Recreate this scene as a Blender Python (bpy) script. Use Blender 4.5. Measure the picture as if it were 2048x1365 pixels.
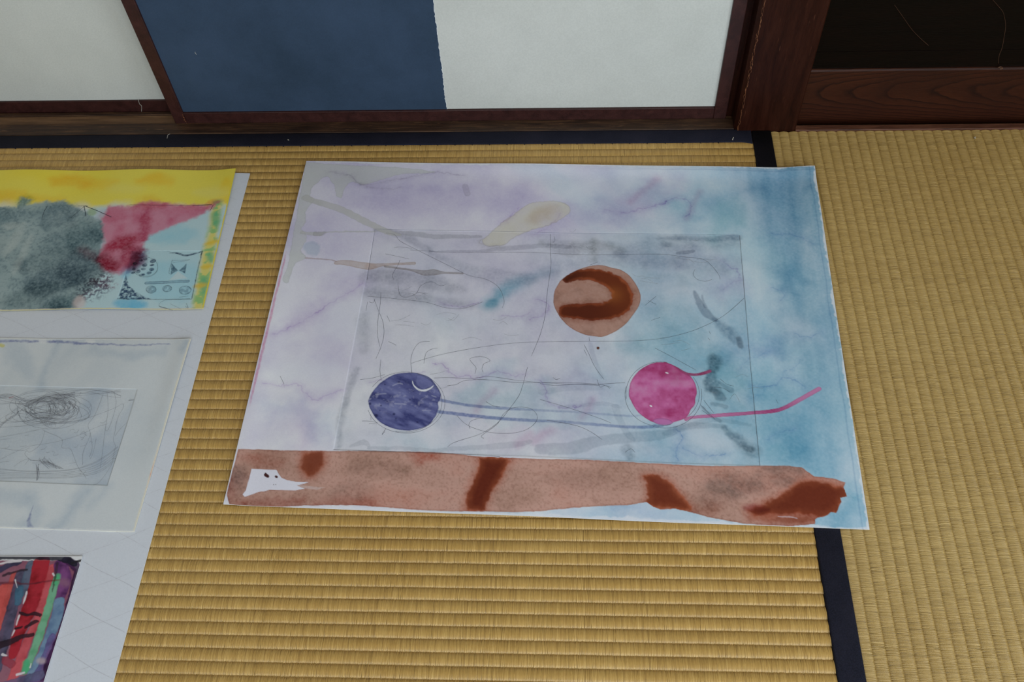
import bpy, bmesh, math, random
import numpy as np
from mathutils import Matrix, Vector

for o in list(bpy.data.objects):
    bpy.data.objects.remove(o)
SC = bpy.context.scene
COL = SC.collection

# ------------------------------------------------------------------ camera
F_PX = 1900.64
RX, RZ, RR = 0.598442, 0.0907432, -0.0725892
CAM = Vector((-0.292679, -1.077397, 1.044049))
ROT = Matrix.Rotation(RZ, 3, 'Z') @ Matrix.Rotation(RX, 3, 'X') @ Matrix.Rotation(RR, 3, 'Z')
cam_d = bpy.data.cameras.new('camera')
cam_d.sensor_width = 36.0
cam_d.lens = F_PX / 2048 * 36.0
cam_d.clip_start = 0.02
cam_o = bpy.data.objects.new('camera', cam_d)
COL.objects.link(cam_o)
cam_o.matrix_world = Matrix.Translation(CAM) @ ROT.to_4x4()
SC.camera = cam_o

# ------------------------------------------------------------------ world, lights, exposure
W = bpy.data.worlds.new('world'); SC.world = W; W.use_nodes = True
wb = W.node_tree.nodes['Background']
wb.inputs['Color'].default_value = (0.80, 0.90, 1.0, 1)
wb.inputs['Strength'].default_value = 0.9

def area(name, loc, rot, sx, sy, power, col, shape='RECTANGLE'):
    d = bpy.data.lights.new(name, 'AREA'); d.shape = shape
    d.size = sx; d.size_y = sy; d.energy = power; d.color = col
    o = bpy.data.objects.new(name, d); COL.objects.link(o)
    o.location = loc; o.rotation_euler = rot
    return o
# daylight entering through the glazed opening behind the camera and the window in the right-hand wall
area('window_behind_offscreen', (-0.05, -2.02, 1.03), (math.radians(90), 0, 0), 2.1, 1.85, 25, (0.80, 0.91, 1.0))
area('window_right_offscreen', (1.31, -1.45, 1.10), (math.radians(90), 0, math.radians(90)), .95, 1.50, 16, (0.80, 0.91, 1.0))

vs = SC.view_settings
vs.view_transform = 'Standard'; vs.look = 'None'; vs.gamma = 1.0
vs.exposure = 0.12
vs.use_curve_mapping = False

# ------------------------------------------------------------------ helpers
def at(x, y, z=0.0):
    """photo pixel -> world point on the horizontal plane z"""
    d = ROT @ Vector(((x - 1024) / F_PX, -(y - 682.5) / F_PX, -1.0))
    t = (z - CAM.z) / d.z
    return CAM + d * t
def at_y(x, y, Y):
    """photo pixel -> world point on the upright plane y = Y"""
    d = ROT @ Vector(((x - 1024) / F_PX, -(y - 682.5) / F_PX, -1.0))
    return CAM + d * ((Y - CAM.y) / d.y)
def lin(c):
    c = np.asarray(c, float) / 255.0
    return np.where(c <= 0.04045, c / 12.92, ((c + 0.055) / 1.055) ** 2.4)
def lin4(c): return tuple(lin(c)) + (1.0,)

def tag(o, label=None, cat=None, group=None, kind=None):
    if label: o['label'] = label
    if cat: o['category'] = cat
    if group: o['group'] = group
    if kind: o['kind'] = kind
    return o
def empty(name, loc=(0, 0, 0)):
    o = bpy.data.objects.new(name, None); COL.objects.link(o); o.location = loc
    o.empty_display_size = 0.05
    return o
def link(name, me, mat=None, parent=None):
    o = bpy.data.objects.new(name, me); COL.objects.link(o)
    if mat: 
        me.materials.clear(); me.materials.append(mat)
    if parent:
        o.parent = parent
        o.matrix_parent_inverse = Matrix.Translation(-parent.location)
    return o
def boxmesh(name, boxes, bevel=0.0, seg=2):
    bm = bmesh.new()
    for (x0, x1, y0, y1, z0, z1) in boxes:
        r = bmesh.ops.create_cube(bm, size=1.0)
        for v in r['verts']:
            v.co = Vector((x0 + (v.co.x + .5) * (x1 - x0), y0 + (v.co.y + .5) * (y1 - y0), z0 + (v.co.z + .5) * (z1 - z0)))
    if bevel > 0:
        bmesh.ops.bevel(bm, geom=bm.edges[:], offset=bevel, segments=seg, profile=0.5, affect='EDGES')
    me = bpy.data.meshes.new(name); bm.to_mesh(me); bm.free()
    return me
def box(name, b, mat, parent=None, bevel=0.0):
    return link(name, boxmesh(name, [b], bevel), mat, parent)
def grid_mesh(name, V, nu, nv, color=None, tone=None, faces=None, smooth=True):
    me = bpy.data.meshes.new(name)
    me.from_pydata(V, [], faces)
    if smooth: me.polygons.foreach_set('use_smooth', [True] * len(me.polygons))
    me.update()
    return me

# ------------------------------------------------------------------ materials
class NT:
    def __init__(s, name):
        s.m = bpy.data.materials.new(name); s.m.use_nodes = True
        s.t = s.m.node_tree; s.b = s.t.nodes['Principled BSDF']
    def n(s, typ, **kw):
        x = s.t.nodes.new(typ)
        for k, v in kw.items():
            if k.startswith('i_'): x.inputs[k[2:].replace('_', ' ')].default_value = v
            else: setattr(x, k, v)
        return x
    def l(s, a, b): s.t.links.new(a, b)
    def coords(s, scale=(1, 1, 1), rot=(0, 0, 0), kind='Object'):
        tc = s.n('ShaderNodeTexCoord'); mp = s.n('ShaderNodeMapping')
        mp.inputs['Scale'].default_value = scale; mp.inputs['Rotation'].default_value = rot
        if kind == 'World':
            g = s.n('ShaderNodeNewGeometry'); s.l(g.outputs['Position'], mp.inputs['Vector'])
        else: s.l(tc.outputs[kind], mp.inputs['Vector'])
        return mp.outputs['Vector']
    def noise(s, vec, scale, detail=4, rough=.55, dist=0.0):
        x = s.n('ShaderNodeTexNoise'); x.inputs['Scale'].default_value = scale
        x.inputs['Detail'].default_value = detail; x.inputs['Roughness'].default_value = rough
        x.inputs['Distortion'].default_value = dist
        s.l(vec, x.inputs['Vector']); return x.outputs['Fac']
    def ramp(s, fac, stops):
        r = s.n('ShaderNodeValToRGB'); e = r.color_ramp.elements
        while len(e) < len(stops): e.new(0.5)
        for k, (p, c) in enumerate(stops): e[k].position = p; e[k].color = c
        s.l(fac, r.inputs['Fac']); return r.outputs['Color']
    def mix(s, fac, a, b, typ='MIX'):
        x = s.n('ShaderNodeMix'); x.data_type = 'RGBA'; x.blend_type = typ
        for sock, val in ((x.inputs[0], fac), (x.inputs[6], a), (x.inputs[7], b)):
            if isinstance(val, bpy.types.NodeSocket): s.l(val, sock)
            else: sock.default_value = val
        return x.outputs[2]
    def bump(s, h, strength, dist):
        x = s.n('ShaderNodeBump'); x.inputs['Strength'].default_value = strength
        x.inputs['Distance'].default_value = dist
        s.l(h, x.inputs['Height']); s.l(x.outputs['Normal'], s.b.inputs['Normal'])
    def done(s, color=None, rough=.6, spec=.3):
        if color is not None:
            if isinstance(color, bpy.types.NodeSocket): s.l(color, s.b.inputs['Base Color'])
            else: s.b.inputs['Base Color'].default_value = color
        if isinstance(rough, bpy.types.NodeSocket): s.l(rough, s.b.inputs['Roughness'])
        else: s.b.inputs['Roughness'].default_value = rough
        s.b.inputs['Specular IOR Level'].default_value = spec
        return s.m

def mat_rush(name, c_dark, c_mid, c_light, rough=.38):
    n = NT(name)
    a = n.n('ShaderNodeAttribute'); a.attribute_name = 'tone'
    col = n.ramp(a.outputs['Fac'], [(0.0, lin4(c_dark)), (0.5, lin4(c_mid)), (1.0, lin4(c_light))])
    w = n.coords(kind='World')
    big = n.noise(w, 5, 3)
    col = n.mix(n.ramp(big, [(.3, (0, 0, 0, 1)), (.75, (1, 1, 1, 1))]), col, n.mix(1.0, col, (.90, .86, .78, 1), 'MULTIPLY'))
    sm = n.noise(w, 260, 2)
    col = n.mix(0.22, col, n.ramp(sm, [(.3, (.6, .55, .47, 1)), (.7, (1, 1, 1, 1))]), 'MULTIPLY')
    return n.done(col, rough, .75)
M_RUSH = mat_rush('woven_rush_golden', (120, 89, 40), (193, 155, 84), (228, 192, 118))
M_RUSH_G = mat_rush('woven_rush_olive', (118, 93, 45), (184, 153, 88), (216, 185, 118))

def mat_cloth():
    n = NT('navy_border_cloth')
    v = n.coords(kind='World')
    f = n.noise(v, 900, 2)
    c = n.ramp(f, [(.3, lin4((18, 19, 30))), (.7, lin4((33, 34, 50)))])
    big = n.noise(v, 14, 3)
    c = n.mix(n.ramp(big, [(.45, (0, 0, 0, 1)), (.8, (.5, .5, .5, 1))]), c, lin4((48, 46, 60)))
    n.bump(f, .4, .0006)
    return n.done(c, .8, .2)
M_CLOTH = mat_cloth()

def mat_wood(name, c0, c1, c2, scale=(1, 1, 1), rough=.45, rings=14, spec=.4, scratch=None, stretch=(1, 1, 14), dist=3.0):
    """grain runs along the axis with the smallest stretch value"""
    n = NT(name)
    v = n.coords(stretch, kind='World')
    nz = n.noise(v, rings, 5, .6, dist * .2)
    fine = n.noise(v, rings * 9, 3, .6)
    c = n.ramp(nz, [(.28, lin4(c0)), (.5, lin4(c1)), (.72, lin4(c2))])
    c = n.mix(.5, c, n.ramp(fine, [(.3, (.45, .42, .4, 1)), (.65, (1, 1, 1, 1))]), 'MULTIPLY')
    if scratch:
        sv = n.coords(tuple(x * 2.3 for x in stretch), (0.25, .3, .2), kind='World')
        sc = n.noise(sv, 26, 2, .5)
        c = n.mix(n.ramp(sc, [(.70, (0, 0, 0, 1)), (.76, (.6, .6, .6, 1))]), c, lin4(scratch))
    n.bump(fine, .25, .001)
    r = n.ramp(nz, [(.2, (rough * .8,) * 3 + (1,)), (.8, (rough * 1.2,) * 3 + (1,))])
    return n.done(c, r, spec)
M_LACQ = mat_wood('red_brown_lacquered_wood', (46, 24, 22), (58, 30, 27), (68, 36, 32), rough=.42, rings=20, stretch=(3, 3, 3), spec=.35)
M_SILL = mat_wood('worn_sill_wood', (36, 24, 17), (64, 44, 31), (96, 68, 46), rough=.5, rings=30, stretch=(.6, 9, 9), scratch=(150, 110, 78))
M_GROOVE = mat_wood('pale_groove_wood', (92, 68, 48), (122, 92, 66), (140, 108, 78), rough=.45, rings=24, stretch=(.5, 9, 9))
M_POST = mat_wood('dark_red_post_wood', (30, 12, 8), (46, 20, 12), (56, 27, 17), rough=.38, rings=13, stretch=(7, 7, .7), scratch=(90, 54, 38), spec=.12)
M_WORN = mat_wood('worn_post_edge_wood', (80, 44, 26), (120, 72, 44), (190, 130, 84), rough=.5, rings=60, stretch=(3, 3, 1.2))
M_DARK = mat_wood('blackened_alcove_wood', (11, 4, 2), (17, 7, 4), (23, 10, 6), rough=.40, rings=10, stretch=(.8, 6, 6), spec=.05)

def mat_cathedral():
    """flame figure of a plain-sawn plank: rings around a long, slanted axis"""
    n = NT('flame_grain_plank_wood')
    v = n.coords(kind='World')
    mp = n.n('ShaderNodeMapping'); mp.inputs['Location'].default_value = (-.135, 0, -.052)
    mp.inputs['Scale'].default_value = (1, 1, 1); n.l(v, mp.inputs['Vector'])
    sx = n.n('ShaderNodeSeparateXYZ'); n.l(mp.outputs['Vector'], sx.inputs[0])
    def m(op, a, b):
        x = n.n('ShaderNodeMath'); x.operation = op
        for k, val in enumerate((a, b)):
            if isinstance(val, bpy.types.NodeSocket): n.l(val, x.inputs[k])
            else: x.inputs[k].default_value = val
        return x.outputs[0]
    z2 = m('MULTIPLY', sx.outputs['Z'], sx.outputs['Z'])
    para = m('SUBTRACT', m('MULTIPLY', sx.outputs['X'], .22), m('MULTIPLY', z2, 26.0))
    wob = n.noise(v, 16, 3)
    ring = m('ADD', m('MULTIPLY', para, 78.0), m('MULTIPLY', wob, 1.6))
    fr = m('FRACT', ring, 0.0)
    fine = n.noise(n.coords((1.2, 12, 12), kind='World'), 60, 3)
    c = n.ramp(fr, [(0.0, lin4((62, 30, 16))), (.7, lin4((55, 26, 14))), (.93, lin4((34, 15, 9))), (1.0, lin4((60, 29, 15)))])
    c = n.mix(.5, c, n.ramp(fine, [(.3, (.55, .5, .48, 1)), (.65, (1, 1, 1, 1))]), 'MULTIPLY')
    blot = n.noise(v, 9, 3)
    c = n.mix(n.ramp(blot, [(.45, (0, 0, 0, 1)), (.75, (.7, .7, .7, 1))]), c, lin4((40, 18, 11)))
    n.bump(fine, .2, .0008)
    return n.done(c, .45, .2)
M_FLAME = mat_cathedral()

def mat_washi(name, c0, c1, mott=7, fib=True):
    n = NT(name)
    v = n.coords(kind='World')
    a = n.noise(v, mott, 5, .6); f = n.noise(v, 420, 2)
    c = n.ramp(a, [(.3, lin4(c0)), (.7, lin4(c1))])
    c = n.mix(.30, c, n.ramp(f, [(.35, (.78, .78, .78, 1)), (.65, (1, 1, 1, 1))]), 'MULTIPLY')
    n.bump(f, .25, .0006)
    return n.done(c, .85, .15)
M_WHITE = mat_washi('white_washi_paper', (196, 197, 190), (206, 207, 200))
M_BLUE = mat_washi('indigo_washi_paper', (46, 62, 80), (58, 75, 97), 9)
M_FRAY = mat_washi('torn_washi_fibre', (214, 216, 214), (226, 228, 226))

def mat_plain(name, c, rough=.7, spec=.2):
    n = NT(name)
    f = n.noise(n.coords(kind='World'), 30, 3)
    col = n.mix(.12, lin4(c), n.ramp(f, [(.3, (.7, .7, .7, 1)), (.7, (1, 1, 1, 1))]), 'MULTIPLY')
    return n.done(col, rough, spec)
M_PLASTER = mat_plain('sand_plaster', (196, 186, 162), .9)
M_CEIL = mat_plain('ceiling_boards_wood', (176, 146, 108), .7)
M_STRAW = mat_plain('straw_underlay', (178, 150, 96), .8)
M_LINT = mat_plain('pale_lint', (206, 200, 186), .9)
M_HAIR = mat_plain('dark_hair', (104, 74, 58), .5)
def mat_ink(name, c, rough=.7):
    n = NT(name)
    f = n.noise(n.coords(kind='World'), 300, 2)
    return n.done(n.mix(.6, lin4(c), n.ramp(f, [(.3, (.5, .5, .5, 1)), (.7, (1.5, 1.5, 1.5, 1))]), 'MULTIPLY'), rough, .2)
M_INK = mat_ink('dark_etching_ink', (84, 86, 100))
M_PENCIL = mat_ink('soft_grey_etching_ink', (134, 136, 144))
M_FAINT = mat_ink('faint_pencil_line', (188, 187, 195))
M_BLACK = mat_ink('black_crayon', (44, 50, 66))

def mat_art(name):
    n = NT(name)
    a = n.n('ShaderNodeVertexColor'); a.layer_name = 'art'
    v = n.coords(kind='World')
    f = n.noise(v, 520, 3, .6); g = n.noise(v, 1500, 2)
    c = n.mix(.16, a.outputs['Color'], n.ramp(f, [(.3, (.72, .72, .74, 1)), (.62, (1, 1, 1, 1))]), 'MULTIPLY')
    h = n.mix(.5, f, g)
    n.bump(h, .22, .0005)
    return n.done(c, .72, .22)
M_ART = mat_art('watercolour_on_rag_paper')

# ------------------------------------------------------------------ the room
WX0, WX1, WY0, WY1, HZ = -2.30, 1.30, -2.00, 0.115, 2.32
def struct(name, me, mat, label=None):
    o = link(name, me, mat); o['kind'] = 'structure'
    if label: o['label'] = label
    return o
struct('floor', boxmesh('floor', [(WX0, WX1, WY0, 0.75, -0.060, -0.016)]), M_STRAW, 'straw coloured subfloor under the tatami mats')
struct('ceiling', boxmesh('ceiling', [(WX0, WX1, WY0, 0.75, HZ, HZ + .06)]), M_CEIL, 'wooden board ceiling of the room')
struct('wall_left', boxmesh('wall_left', [(WX0 - .08, WX0, WY0, 0.75, -.06, HZ)]), M_PLASTER, 'sand plaster side wall')
RY0, RY1, RZ0, RZ1 = -1.96, -.94, .32, 1.88
struct('wall_right', boxmesh('wall_right', [(WX1, WX1 + .08, WY0, RY0, -.06, HZ), (WX1, WX1 + .08, RY1, 0.75, -.06, HZ),
       (WX1, WX1 + .08, RY0, RY1, -.06, RZ0), (WX1, WX1 + .08, RY0, RY1, RZ1, HZ)]), M_PLASTER, 'sand plaster wall beside the alcove')
struct('window_2', boxmesh('window_2', [(WX1 + .03, WX1 + .06, RY0, RY0 + .04, RZ0, RZ1), (WX1 + .03, WX1 + .06, RY1 - .04, RY1, RZ0, RZ1),
       (WX1 + .03, WX1 + .06, RY0, RY1, RZ0, RZ0 + .04), (WX1 + .03, WX1 + .06, RY0, RY1, RZ1 - .04, RZ1)]), M_POST, 'wooden frame of the side window')
OX0, OX1, OZ0, OZ1 = -1.13, 1.03, .07, 1.99
struct('wall_front', boxmesh('wall_front', [(WX0, OX0, WY0 - .08, WY0, -.06, HZ), (OX1, WX1, WY0 - .08, WY0, -.06, HZ),
       (OX0, OX1, WY0 - .08, WY0, -.06, OZ0), (OX0, OX1, WY0 - .08, WY0, OZ1, HZ)]), M_PLASTER, 'plaster wall around the wide window')
w1 = struct('window_1', boxmesh('window_1', [(OX0, OX0 + .04, WY0 - .06, WY0 + .005, OZ0, OZ1), (OX1 - .04, OX1, WY0 - .06, WY0 + .005, OZ0, OZ1),
       (OX0, OX1, WY0 - .06, WY0 + .005, OZ0, OZ0 + .04), (OX0, OX1, WY0 - .06, WY0 + .005, OZ1 - .04, OZ1),
       (-.07, -.03, WY0 - .06, WY0 + .005, OZ0, OZ1)]), M_POST, 'wide wooden window frame')
# wall above the sliding doors and round the alcove
struct('wall_back', boxmesh('wall_back', [(WX0, -0.032, .11, .19, -.06, HZ), (WX0, -0.032, .03, .11, 1.80, HZ),
       (WX0, -1.80, .03, .11, -.06, HZ), (-0.032, .060, .085, .75, -.06, HZ), (.060, WX1, .70, .75, -.06, HZ)]), M_PLASTER,
       'plaster wall behind the sliding doors and alcove')

# ------------------------------------------------------------------ tatami mats
S = 0.0145
def rib_mesh(name, L, seed, sw=0.00112, pitch=S):
    """one woven ridge: hundreds of round rush strands bent over a warp"""
    rng = np.random.default_rng(seed)
    ns = int(L / sw)
    t = np.array([0, .05, .20, .5, .80, .95, 1.0]); zt = np.array([-2.3, -1.45, -.62, 0, -.58, -1.45, -2.3]) * 1e-3
    sx = np.array([-1.06, -.82, -.42, 0, .42, .82, 1.06]); m = len(t); K = len(sx)
    wid = rng.uniform(.7, 1.3, ns); x = np.concatenate([[0], np.cumsum(wid)]); x *= L / x[-1]
    knots = np.arange(0, ns + 40, 40)
    shift = rng.normal(0, .012, ns) + np.interp(np.arange(ns), knots, rng.normal(0, .006, len(knots)))
    hz = rng.normal(0, .00004, ns); lean = rng.normal(0, .00030, ns)
    tone = np.clip(rng.normal(.52, .085, ns), .05, .95)
    c = (x[:-1] + x[1:]) / 2; hw = (x[1:] - x[:-1]) / 2
    dz = -.50 * (1 - np.sqrt(np.clip(1 - (sx * .94) ** 2, 0, 1)))
    V = np.zeros((ns, K, m, 3))
    V[..., 0] = (c[:, None] + hw[:, None] * sx[None, :])[:, :, None] + (lean[:, None] * (t[None, :] - .5))[:, None, :]
    V[..., 1] = ((t[None, :] + shift[:, None]) * pitch)[:, None, :]
    V[..., 2] = zt[None, None, :] + hz[:, None, None] + (dz[None, :] * hw[:, None])[:, :, None]
    T = tone[:, None, None] * np.ones((1, K, m))
    V = V.reshape(-1, 3); T = T.reshape(-1)
    i = np.arange(ns)[:, None, None] * (K * m) + np.arange(K - 1)[None, :, None] * m + np.arange(m - 1)[None, None, :]
    Fq = np.stack([i, i + m, i + m + 1, i + 1], -1).reshape(-1, 4)
    me = bpy.data.meshes.new(name)
    me.vertices.add(len(V)); me.vertices.foreach_set('co', V.astype(np.float32).ravel())
    me.loops.add(len(Fq) * 4); me.loops.foreach_set('vertex_index', Fq.astype(np.int32).ravel())
    me.polygons.add(len(Fq)); me.polygons.foreach_set('loop_start', (np.arange(len(Fq)) * 4).astype(np.int32))
    me.polygons.foreach_set('use_smooth', np.ones(len(Fq), bool))
    me.update(calc_edges=True)
    at_ = me.attributes.new('tone', 'FLOAT', 'POINT'); at_.data.foreach_set('value', T.astype(np.float32))
    return me
def border_strip(name, pts_outer, pts_inner, z0, z1, mat, parent):
    """folded cloth strip: cross-section rounded, following two edge lines"""
    bm = bmesh.new(); rows = []
    prof = [(0, z0), (0.02, z1 - .0005), (.06, z1 - .0001), (.5, z1), (.94, z1 - .0001), (.98, z1 - .0005), (1, z0)]
    for a, b in zip(pts_outer, pts_inner):
        rows.append([bm.verts.new((a[0] + (b[0] - a[0]) * u, a[1] + (b[1] - a[1]) * u, z)) for u, z in prof])
    for r, q in zip(rows, rows[1:]):
        for k in range(len(prof) - 1): bm.faces.new((r[k], r[k + 1], q[k + 1], q[k]))
    bm.faces.new(rows[0]); bm.faces.new(rows[-1][::-1])
    bmesh.ops.recalc_face_normals(bm, faces=bm.faces[:])
    me = bpy.data.meshes.new(name); bm.to_mesh(me); bm.free()
    for p in me.polygons: p.use_smooth = True
    return link(name, me, mat, parent)

HERI = 0.0303
SILL_Y = 0.0285
OFF = 0.0104
MAT_W, MAT_L = 0.885, 1.80
# mat whose ridges run along the doors
mA = empty('tatami_mat', (-0.9, -0.43, -0.015))
tag(mA, 'golden tatami mat with ridges running parallel to the sliding doors', 'tatami mat')
box('mat_core', (-MAT_L, -.0006, -MAT_W, SILL_Y - .0008, -0.0155, -0.0021), M_STRAW, mA)
VAR = [rib_mesh('rush_ridge_weave_%d' % k, MAT_L, 11 + k) for k in range(3)]
for v in VAR: v.materials.append(M_RUSH)
rng = random.Random(4)
NA = int((MAT_W - HERI - OFF) / S)
def ridge(me, loc, rotz, parent):
    o = bpy.data.objects.new('rush_ridge', me); COL.objects.link(o)
    o.parent = parent; o.matrix_parent_inverse = Matrix.Translation(-parent.location)
    o.location = loc; o.rotation_euler = (0, 0, rotz)
    return o
last = None
for k in range(-1, NA):
    me = VAR[rng.randrange(3)]
    while me is last: me = VAR[rng.randrange(3)]
    last = me
    y = -OFF - (k + 1) * S
    if rng.random() < .5: ridge(me, (-MAT_L, y, 0), 0, mA)
    else: ridge(me, (-.0008, y + S, 0), math.pi, mA)
N = 40
xs = [-MAT_L] + [-.06 + .0594 * i / 12 for i in range(13)]
def dip(x):
    return -0.0045 * max(0, (x + .022) / .022) ** 2.5 if x > -.022 else 0
brd = border_strip('cloth_border', [(x, SILL_Y - .0005) for x in xs], [(x, 0.0 + dip(x)) for x in xs], -.002, .0011, M_CLOTH, mA)
st_me = boxmesh('stitch', [(-.0005, .0005, -.0014, .0010, -.0006, .0007)], .0002); st_me.materials.append(M_CLOTH)
for k in range(62):
    o = bpy.data.objects.new('stitch', st_me); COL.objects.link(o); o.parent = brd
    o.matrix_parent_inverse = brd.matrix_parent_inverse.inverted() @ Matrix.Translation(-mA.location)
    o.location = (-.052 - k * .027, -.0002, 0)
border_strip('cloth_border', [(-MAT_L, -MAT_W + HERI), (-.0008, -MAT_W + HERI)], [(-MAT_L, -MAT_W), (-.0008, -MAT_W)], -.002, .0011, M_CLOTH, mA)

# mat whose ridges run away from the post
mB = empty('tatami_mat', (.46, -.87, -0.015))
tag(mB, 'olive tinted tatami mat with ridges running straight away from the wooden post', 'tatami mat')
BY1 = 0.0232
box('mat_core', (.0006, .93, BY1 - MAT_L, BY1, -0.0155, -0.0021), M_STRAW, mB)
VARB = [rib_mesh('rush_ridge_weave_side_%d' % k, MAT_L, 31 + k, pitch=.01446) for k in range(3)]
for v in VARB: v.materials.append(M_RUSH_G)
SB = .01446
NB = int((.93 - .03 - .0303) / SB)
for k in range(NB):
    me = VARB[rng.randrange(3)]
    while me is last: me = VARB[rng.randrange(3)]
    last = me
    x = HERI + .01185 + (k - 1) * SB
    if rng.random() < .5: ridge(me, (x + SB, BY1 - MAT_L, 0), math.pi / 2, mB)
    else: ridge(me, (x, BY1, 0), -math.pi / 2, mB)
border_strip('cloth_border', [(.0004, BY1), (.0004, BY1 - MAT_L)], [(HERI, BY1), (HERI, BY1 - MAT_L)], -.002, .0016, M_CLOTH, mB)
border_strip('cloth_border', [(.93 - HERI, BY1), (.93 - HERI, BY1 - MAT_L)], [(.93, BY1), (.93, BY1 - MAT_L)], -.002, .0016, M_CLOTH, mB)

# ------------------------------------------------------------------ sill, doors, post, alcove
sill = empty('trim_1', (-.9, .07, -.015)); tag(sill, 'worn brown grooved sill under the sliding doors', None, None, 'structure')
SX0, SX1 = -1.80, -.0255
box('sill_lip', (SX0, SX1, SILL_Y, .0525, -.0158, .0012), M_SILL, sill, .0008)
box('sill_ridge', (SX0, SX1, .0737, .0805, -.0158, .0008), M_SILL, sill, .0006)
box('sill_groove', (SX0, SX1, .0525, .0737, -.0158, -.0022), M_GROOVE, sill)
box('sill_groove', (SX0, SX1, .0805, .1095, -.0158, -.0022), M_GROOVE, sill)

def rect_sheet(name, x0, x1, z0, z1, y, mat, parent, left_fn=None, right_fn=None, n=2, th=.0006):
    """thin sheet standing upright in plane y with a real thickness, side edges may wander"""
    bm = bmesh.new(); fr = []; bk = []
    for i in range(n):
        z = z0 + (z1 - z0) * i / (n - 1)
        a = x0 + (left_fn(z) if left_fn else 0); b = x1 + (right_fn(z) if right_fn else 0)
        fr.append((bm.verts.new((a, y, z)), bm.verts.new((b, y, z))))
        bk.append((bm.verts.new((a, y + th, z)), bm.verts.new((b, y + th, z))))
    for i in range(n - 1):
        bm.faces.new((fr[i][0], fr[i][1], fr[i + 1][1], fr[i + 1][0]))
        bm.faces.new((bk[i][1], bk[i][0], bk[i + 1][0], bk[i + 1][1]))
        bm.faces.new((fr[i][0], fr[i + 1][0], bk[i + 1][0], bk[i][0])); bm.faces.new((fr[i][1], bk[i][1], bk[i + 1][1], fr[i + 1][1]))
    bm.faces.new((fr[0][0], bk[0][0], bk[0][1], fr[0][1])); bm.faces.new((fr[-1][0], fr[-1][1], bk[-1][1], bk[-1][0]))
    me = bpy.data.meshes.new(name); bm.to_mesh(me); bm.free()
    return link(name, me, mat, parent)

DZ = 1.79
def door(name, X0, X1, Y, label, ibase):
    d = empty(name, ((X0 + X1) / 2, Y + .01, -.002)); tag(d, label, None, None, 'structure')
    T = .0195
    box('stile', (X0, X0 + .0195, Y, Y + T, -.0022, DZ), M_LACQ, d, .0012)
    box('stile', (X1 - .0195, X1, Y, Y + T, -.0022, DZ), M_LACQ, d, .0012)
    box('bottom_rail', (X0 + .0195, X1 - .0195, Y + .0004, Y + T, -.0022, .0222 + ibase), M_LACQ, d, .0009)
    box('top_rail', (X0 + .0195, X1 - .0195, Y + .0004, Y + T, DZ - .022, DZ), M_LACQ, d, .0009)
    return d
d2 = door('door_2', -.9118, -.0364, .052, 'sliding door papered half in indigo and half in white washi', 0)
PY = .052 + .0035
rs = random.Random(8)
jag = {}
def edge_fn(amp, seed):
    r = np.random.default_rng(seed); f1 = r.normal(0, 1, 40); f2 = r.normal(0, 1, 700)
    return lambda z: amp * (np.interp(z, np.linspace(0, DZ, 40), f1) * .6 + np.interp(z, np.linspace(0, DZ, 700), f2) * .8)
SEAM = -.4715
ef = edge_fn(.0005, 3)
box('backing_panel', (-.8923, -.0559, PY + .0014, PY + .012, .022, DZ - .022), M_WHITE, d2)
rect_sheet('white_paper', SEAM - .02, -.0559, .0222, DZ - .022, PY + .0008, M_WHITE, d2, n=3)
rect_sheet('indigo_paper', -.8923, SEAM, .0222, DZ - .022, PY, M_BLUE, d2, right_fn=ef, n=900, th=.0007)
ef2 = edge_fn(.0012, 5)
rect_sheet('torn_paper_fringe', SEAM - .0012, SEAM + .0004, .0222, DZ - .022, PY + .0003, M_FRAY, d2, left_fn=ef, right_fn=lambda z: ef(z) + abs(ef2(z)) * .35, n=900, th=.0006)
d1 = door('door_1', -1.785, -.8850, .082, 'plain white papered sliding door standing behind the indigo one', 0)
box('white_paper', (-1.7655, -.9045, .0855, .098, .0222, DZ - .022), M_WHITE, d1)
# worn spots on the bottom of the overlapping stile
bm = bmesh.new()
for k in range(9):
    z = .002 + .0022 * k + rs.uniform(-.0008, .0008); x = -.8936 + rs.uniform(-.0010, .0008); r = rs.uniform(.0005, .0012)
    vs_ = [bm.verts.new((x + r * math.cos(t) * rs.uniform(.6, 1.3), .05185, z + r * 1.3 * math.sin(t) * rs.uniform(.6, 1.3))) for t in [i * math.pi / 4 for i in range(8)]]
    bm.faces.new(vs_[::-1])
me = bpy.data.meshes.new('chipped_lacquer'); bm.to_mesh(me); bm.free()
link('chipped_lacquer', me, M_WORN, d2)

# post with a worn chamfered arris
post = empty('trim_2', (.02, .055, -.0155)); tag(post, 'thick dark red-brown wooden post with worn chamfered edge beside the alcove', None, None, 'structure')
PZ = HZ + .0
def prism(name, outline, z0, z1, mat, parent, smooth=False):
    bm = bmesh.new()
    lo = [bm.verts.new((x, y, z0)) for x, y in outline]; hi = [bm.verts.new((x, y, z1)) for x, y in outline]
    bm.faces.new(lo[::-1]); bm.faces.new(hi)
    for i in range(len(outline)):
        j = (i + 1) % len(outline); bm.faces.new((lo[i], lo[j], hi[j], hi[i]))
    bmesh.ops.recalc_face_normals(bm, faces=bm.faces[:])
    me = bpy.data.meshes.new(name); bm.to_mesh(me); bm.free()
    return link(name, me, mat, parent)
box('post_rebate', (-.0385, -.0262, .060, .098, -.0156, PZ), M_POST, post)
prism('post_body', [(-.0205, .0245), (.0655, .0245), (.0672, .0262), (.0672, .098), (-.0262, .098), (-.0262, .0305)], -.0156, PZ, M_POST, post)
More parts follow.
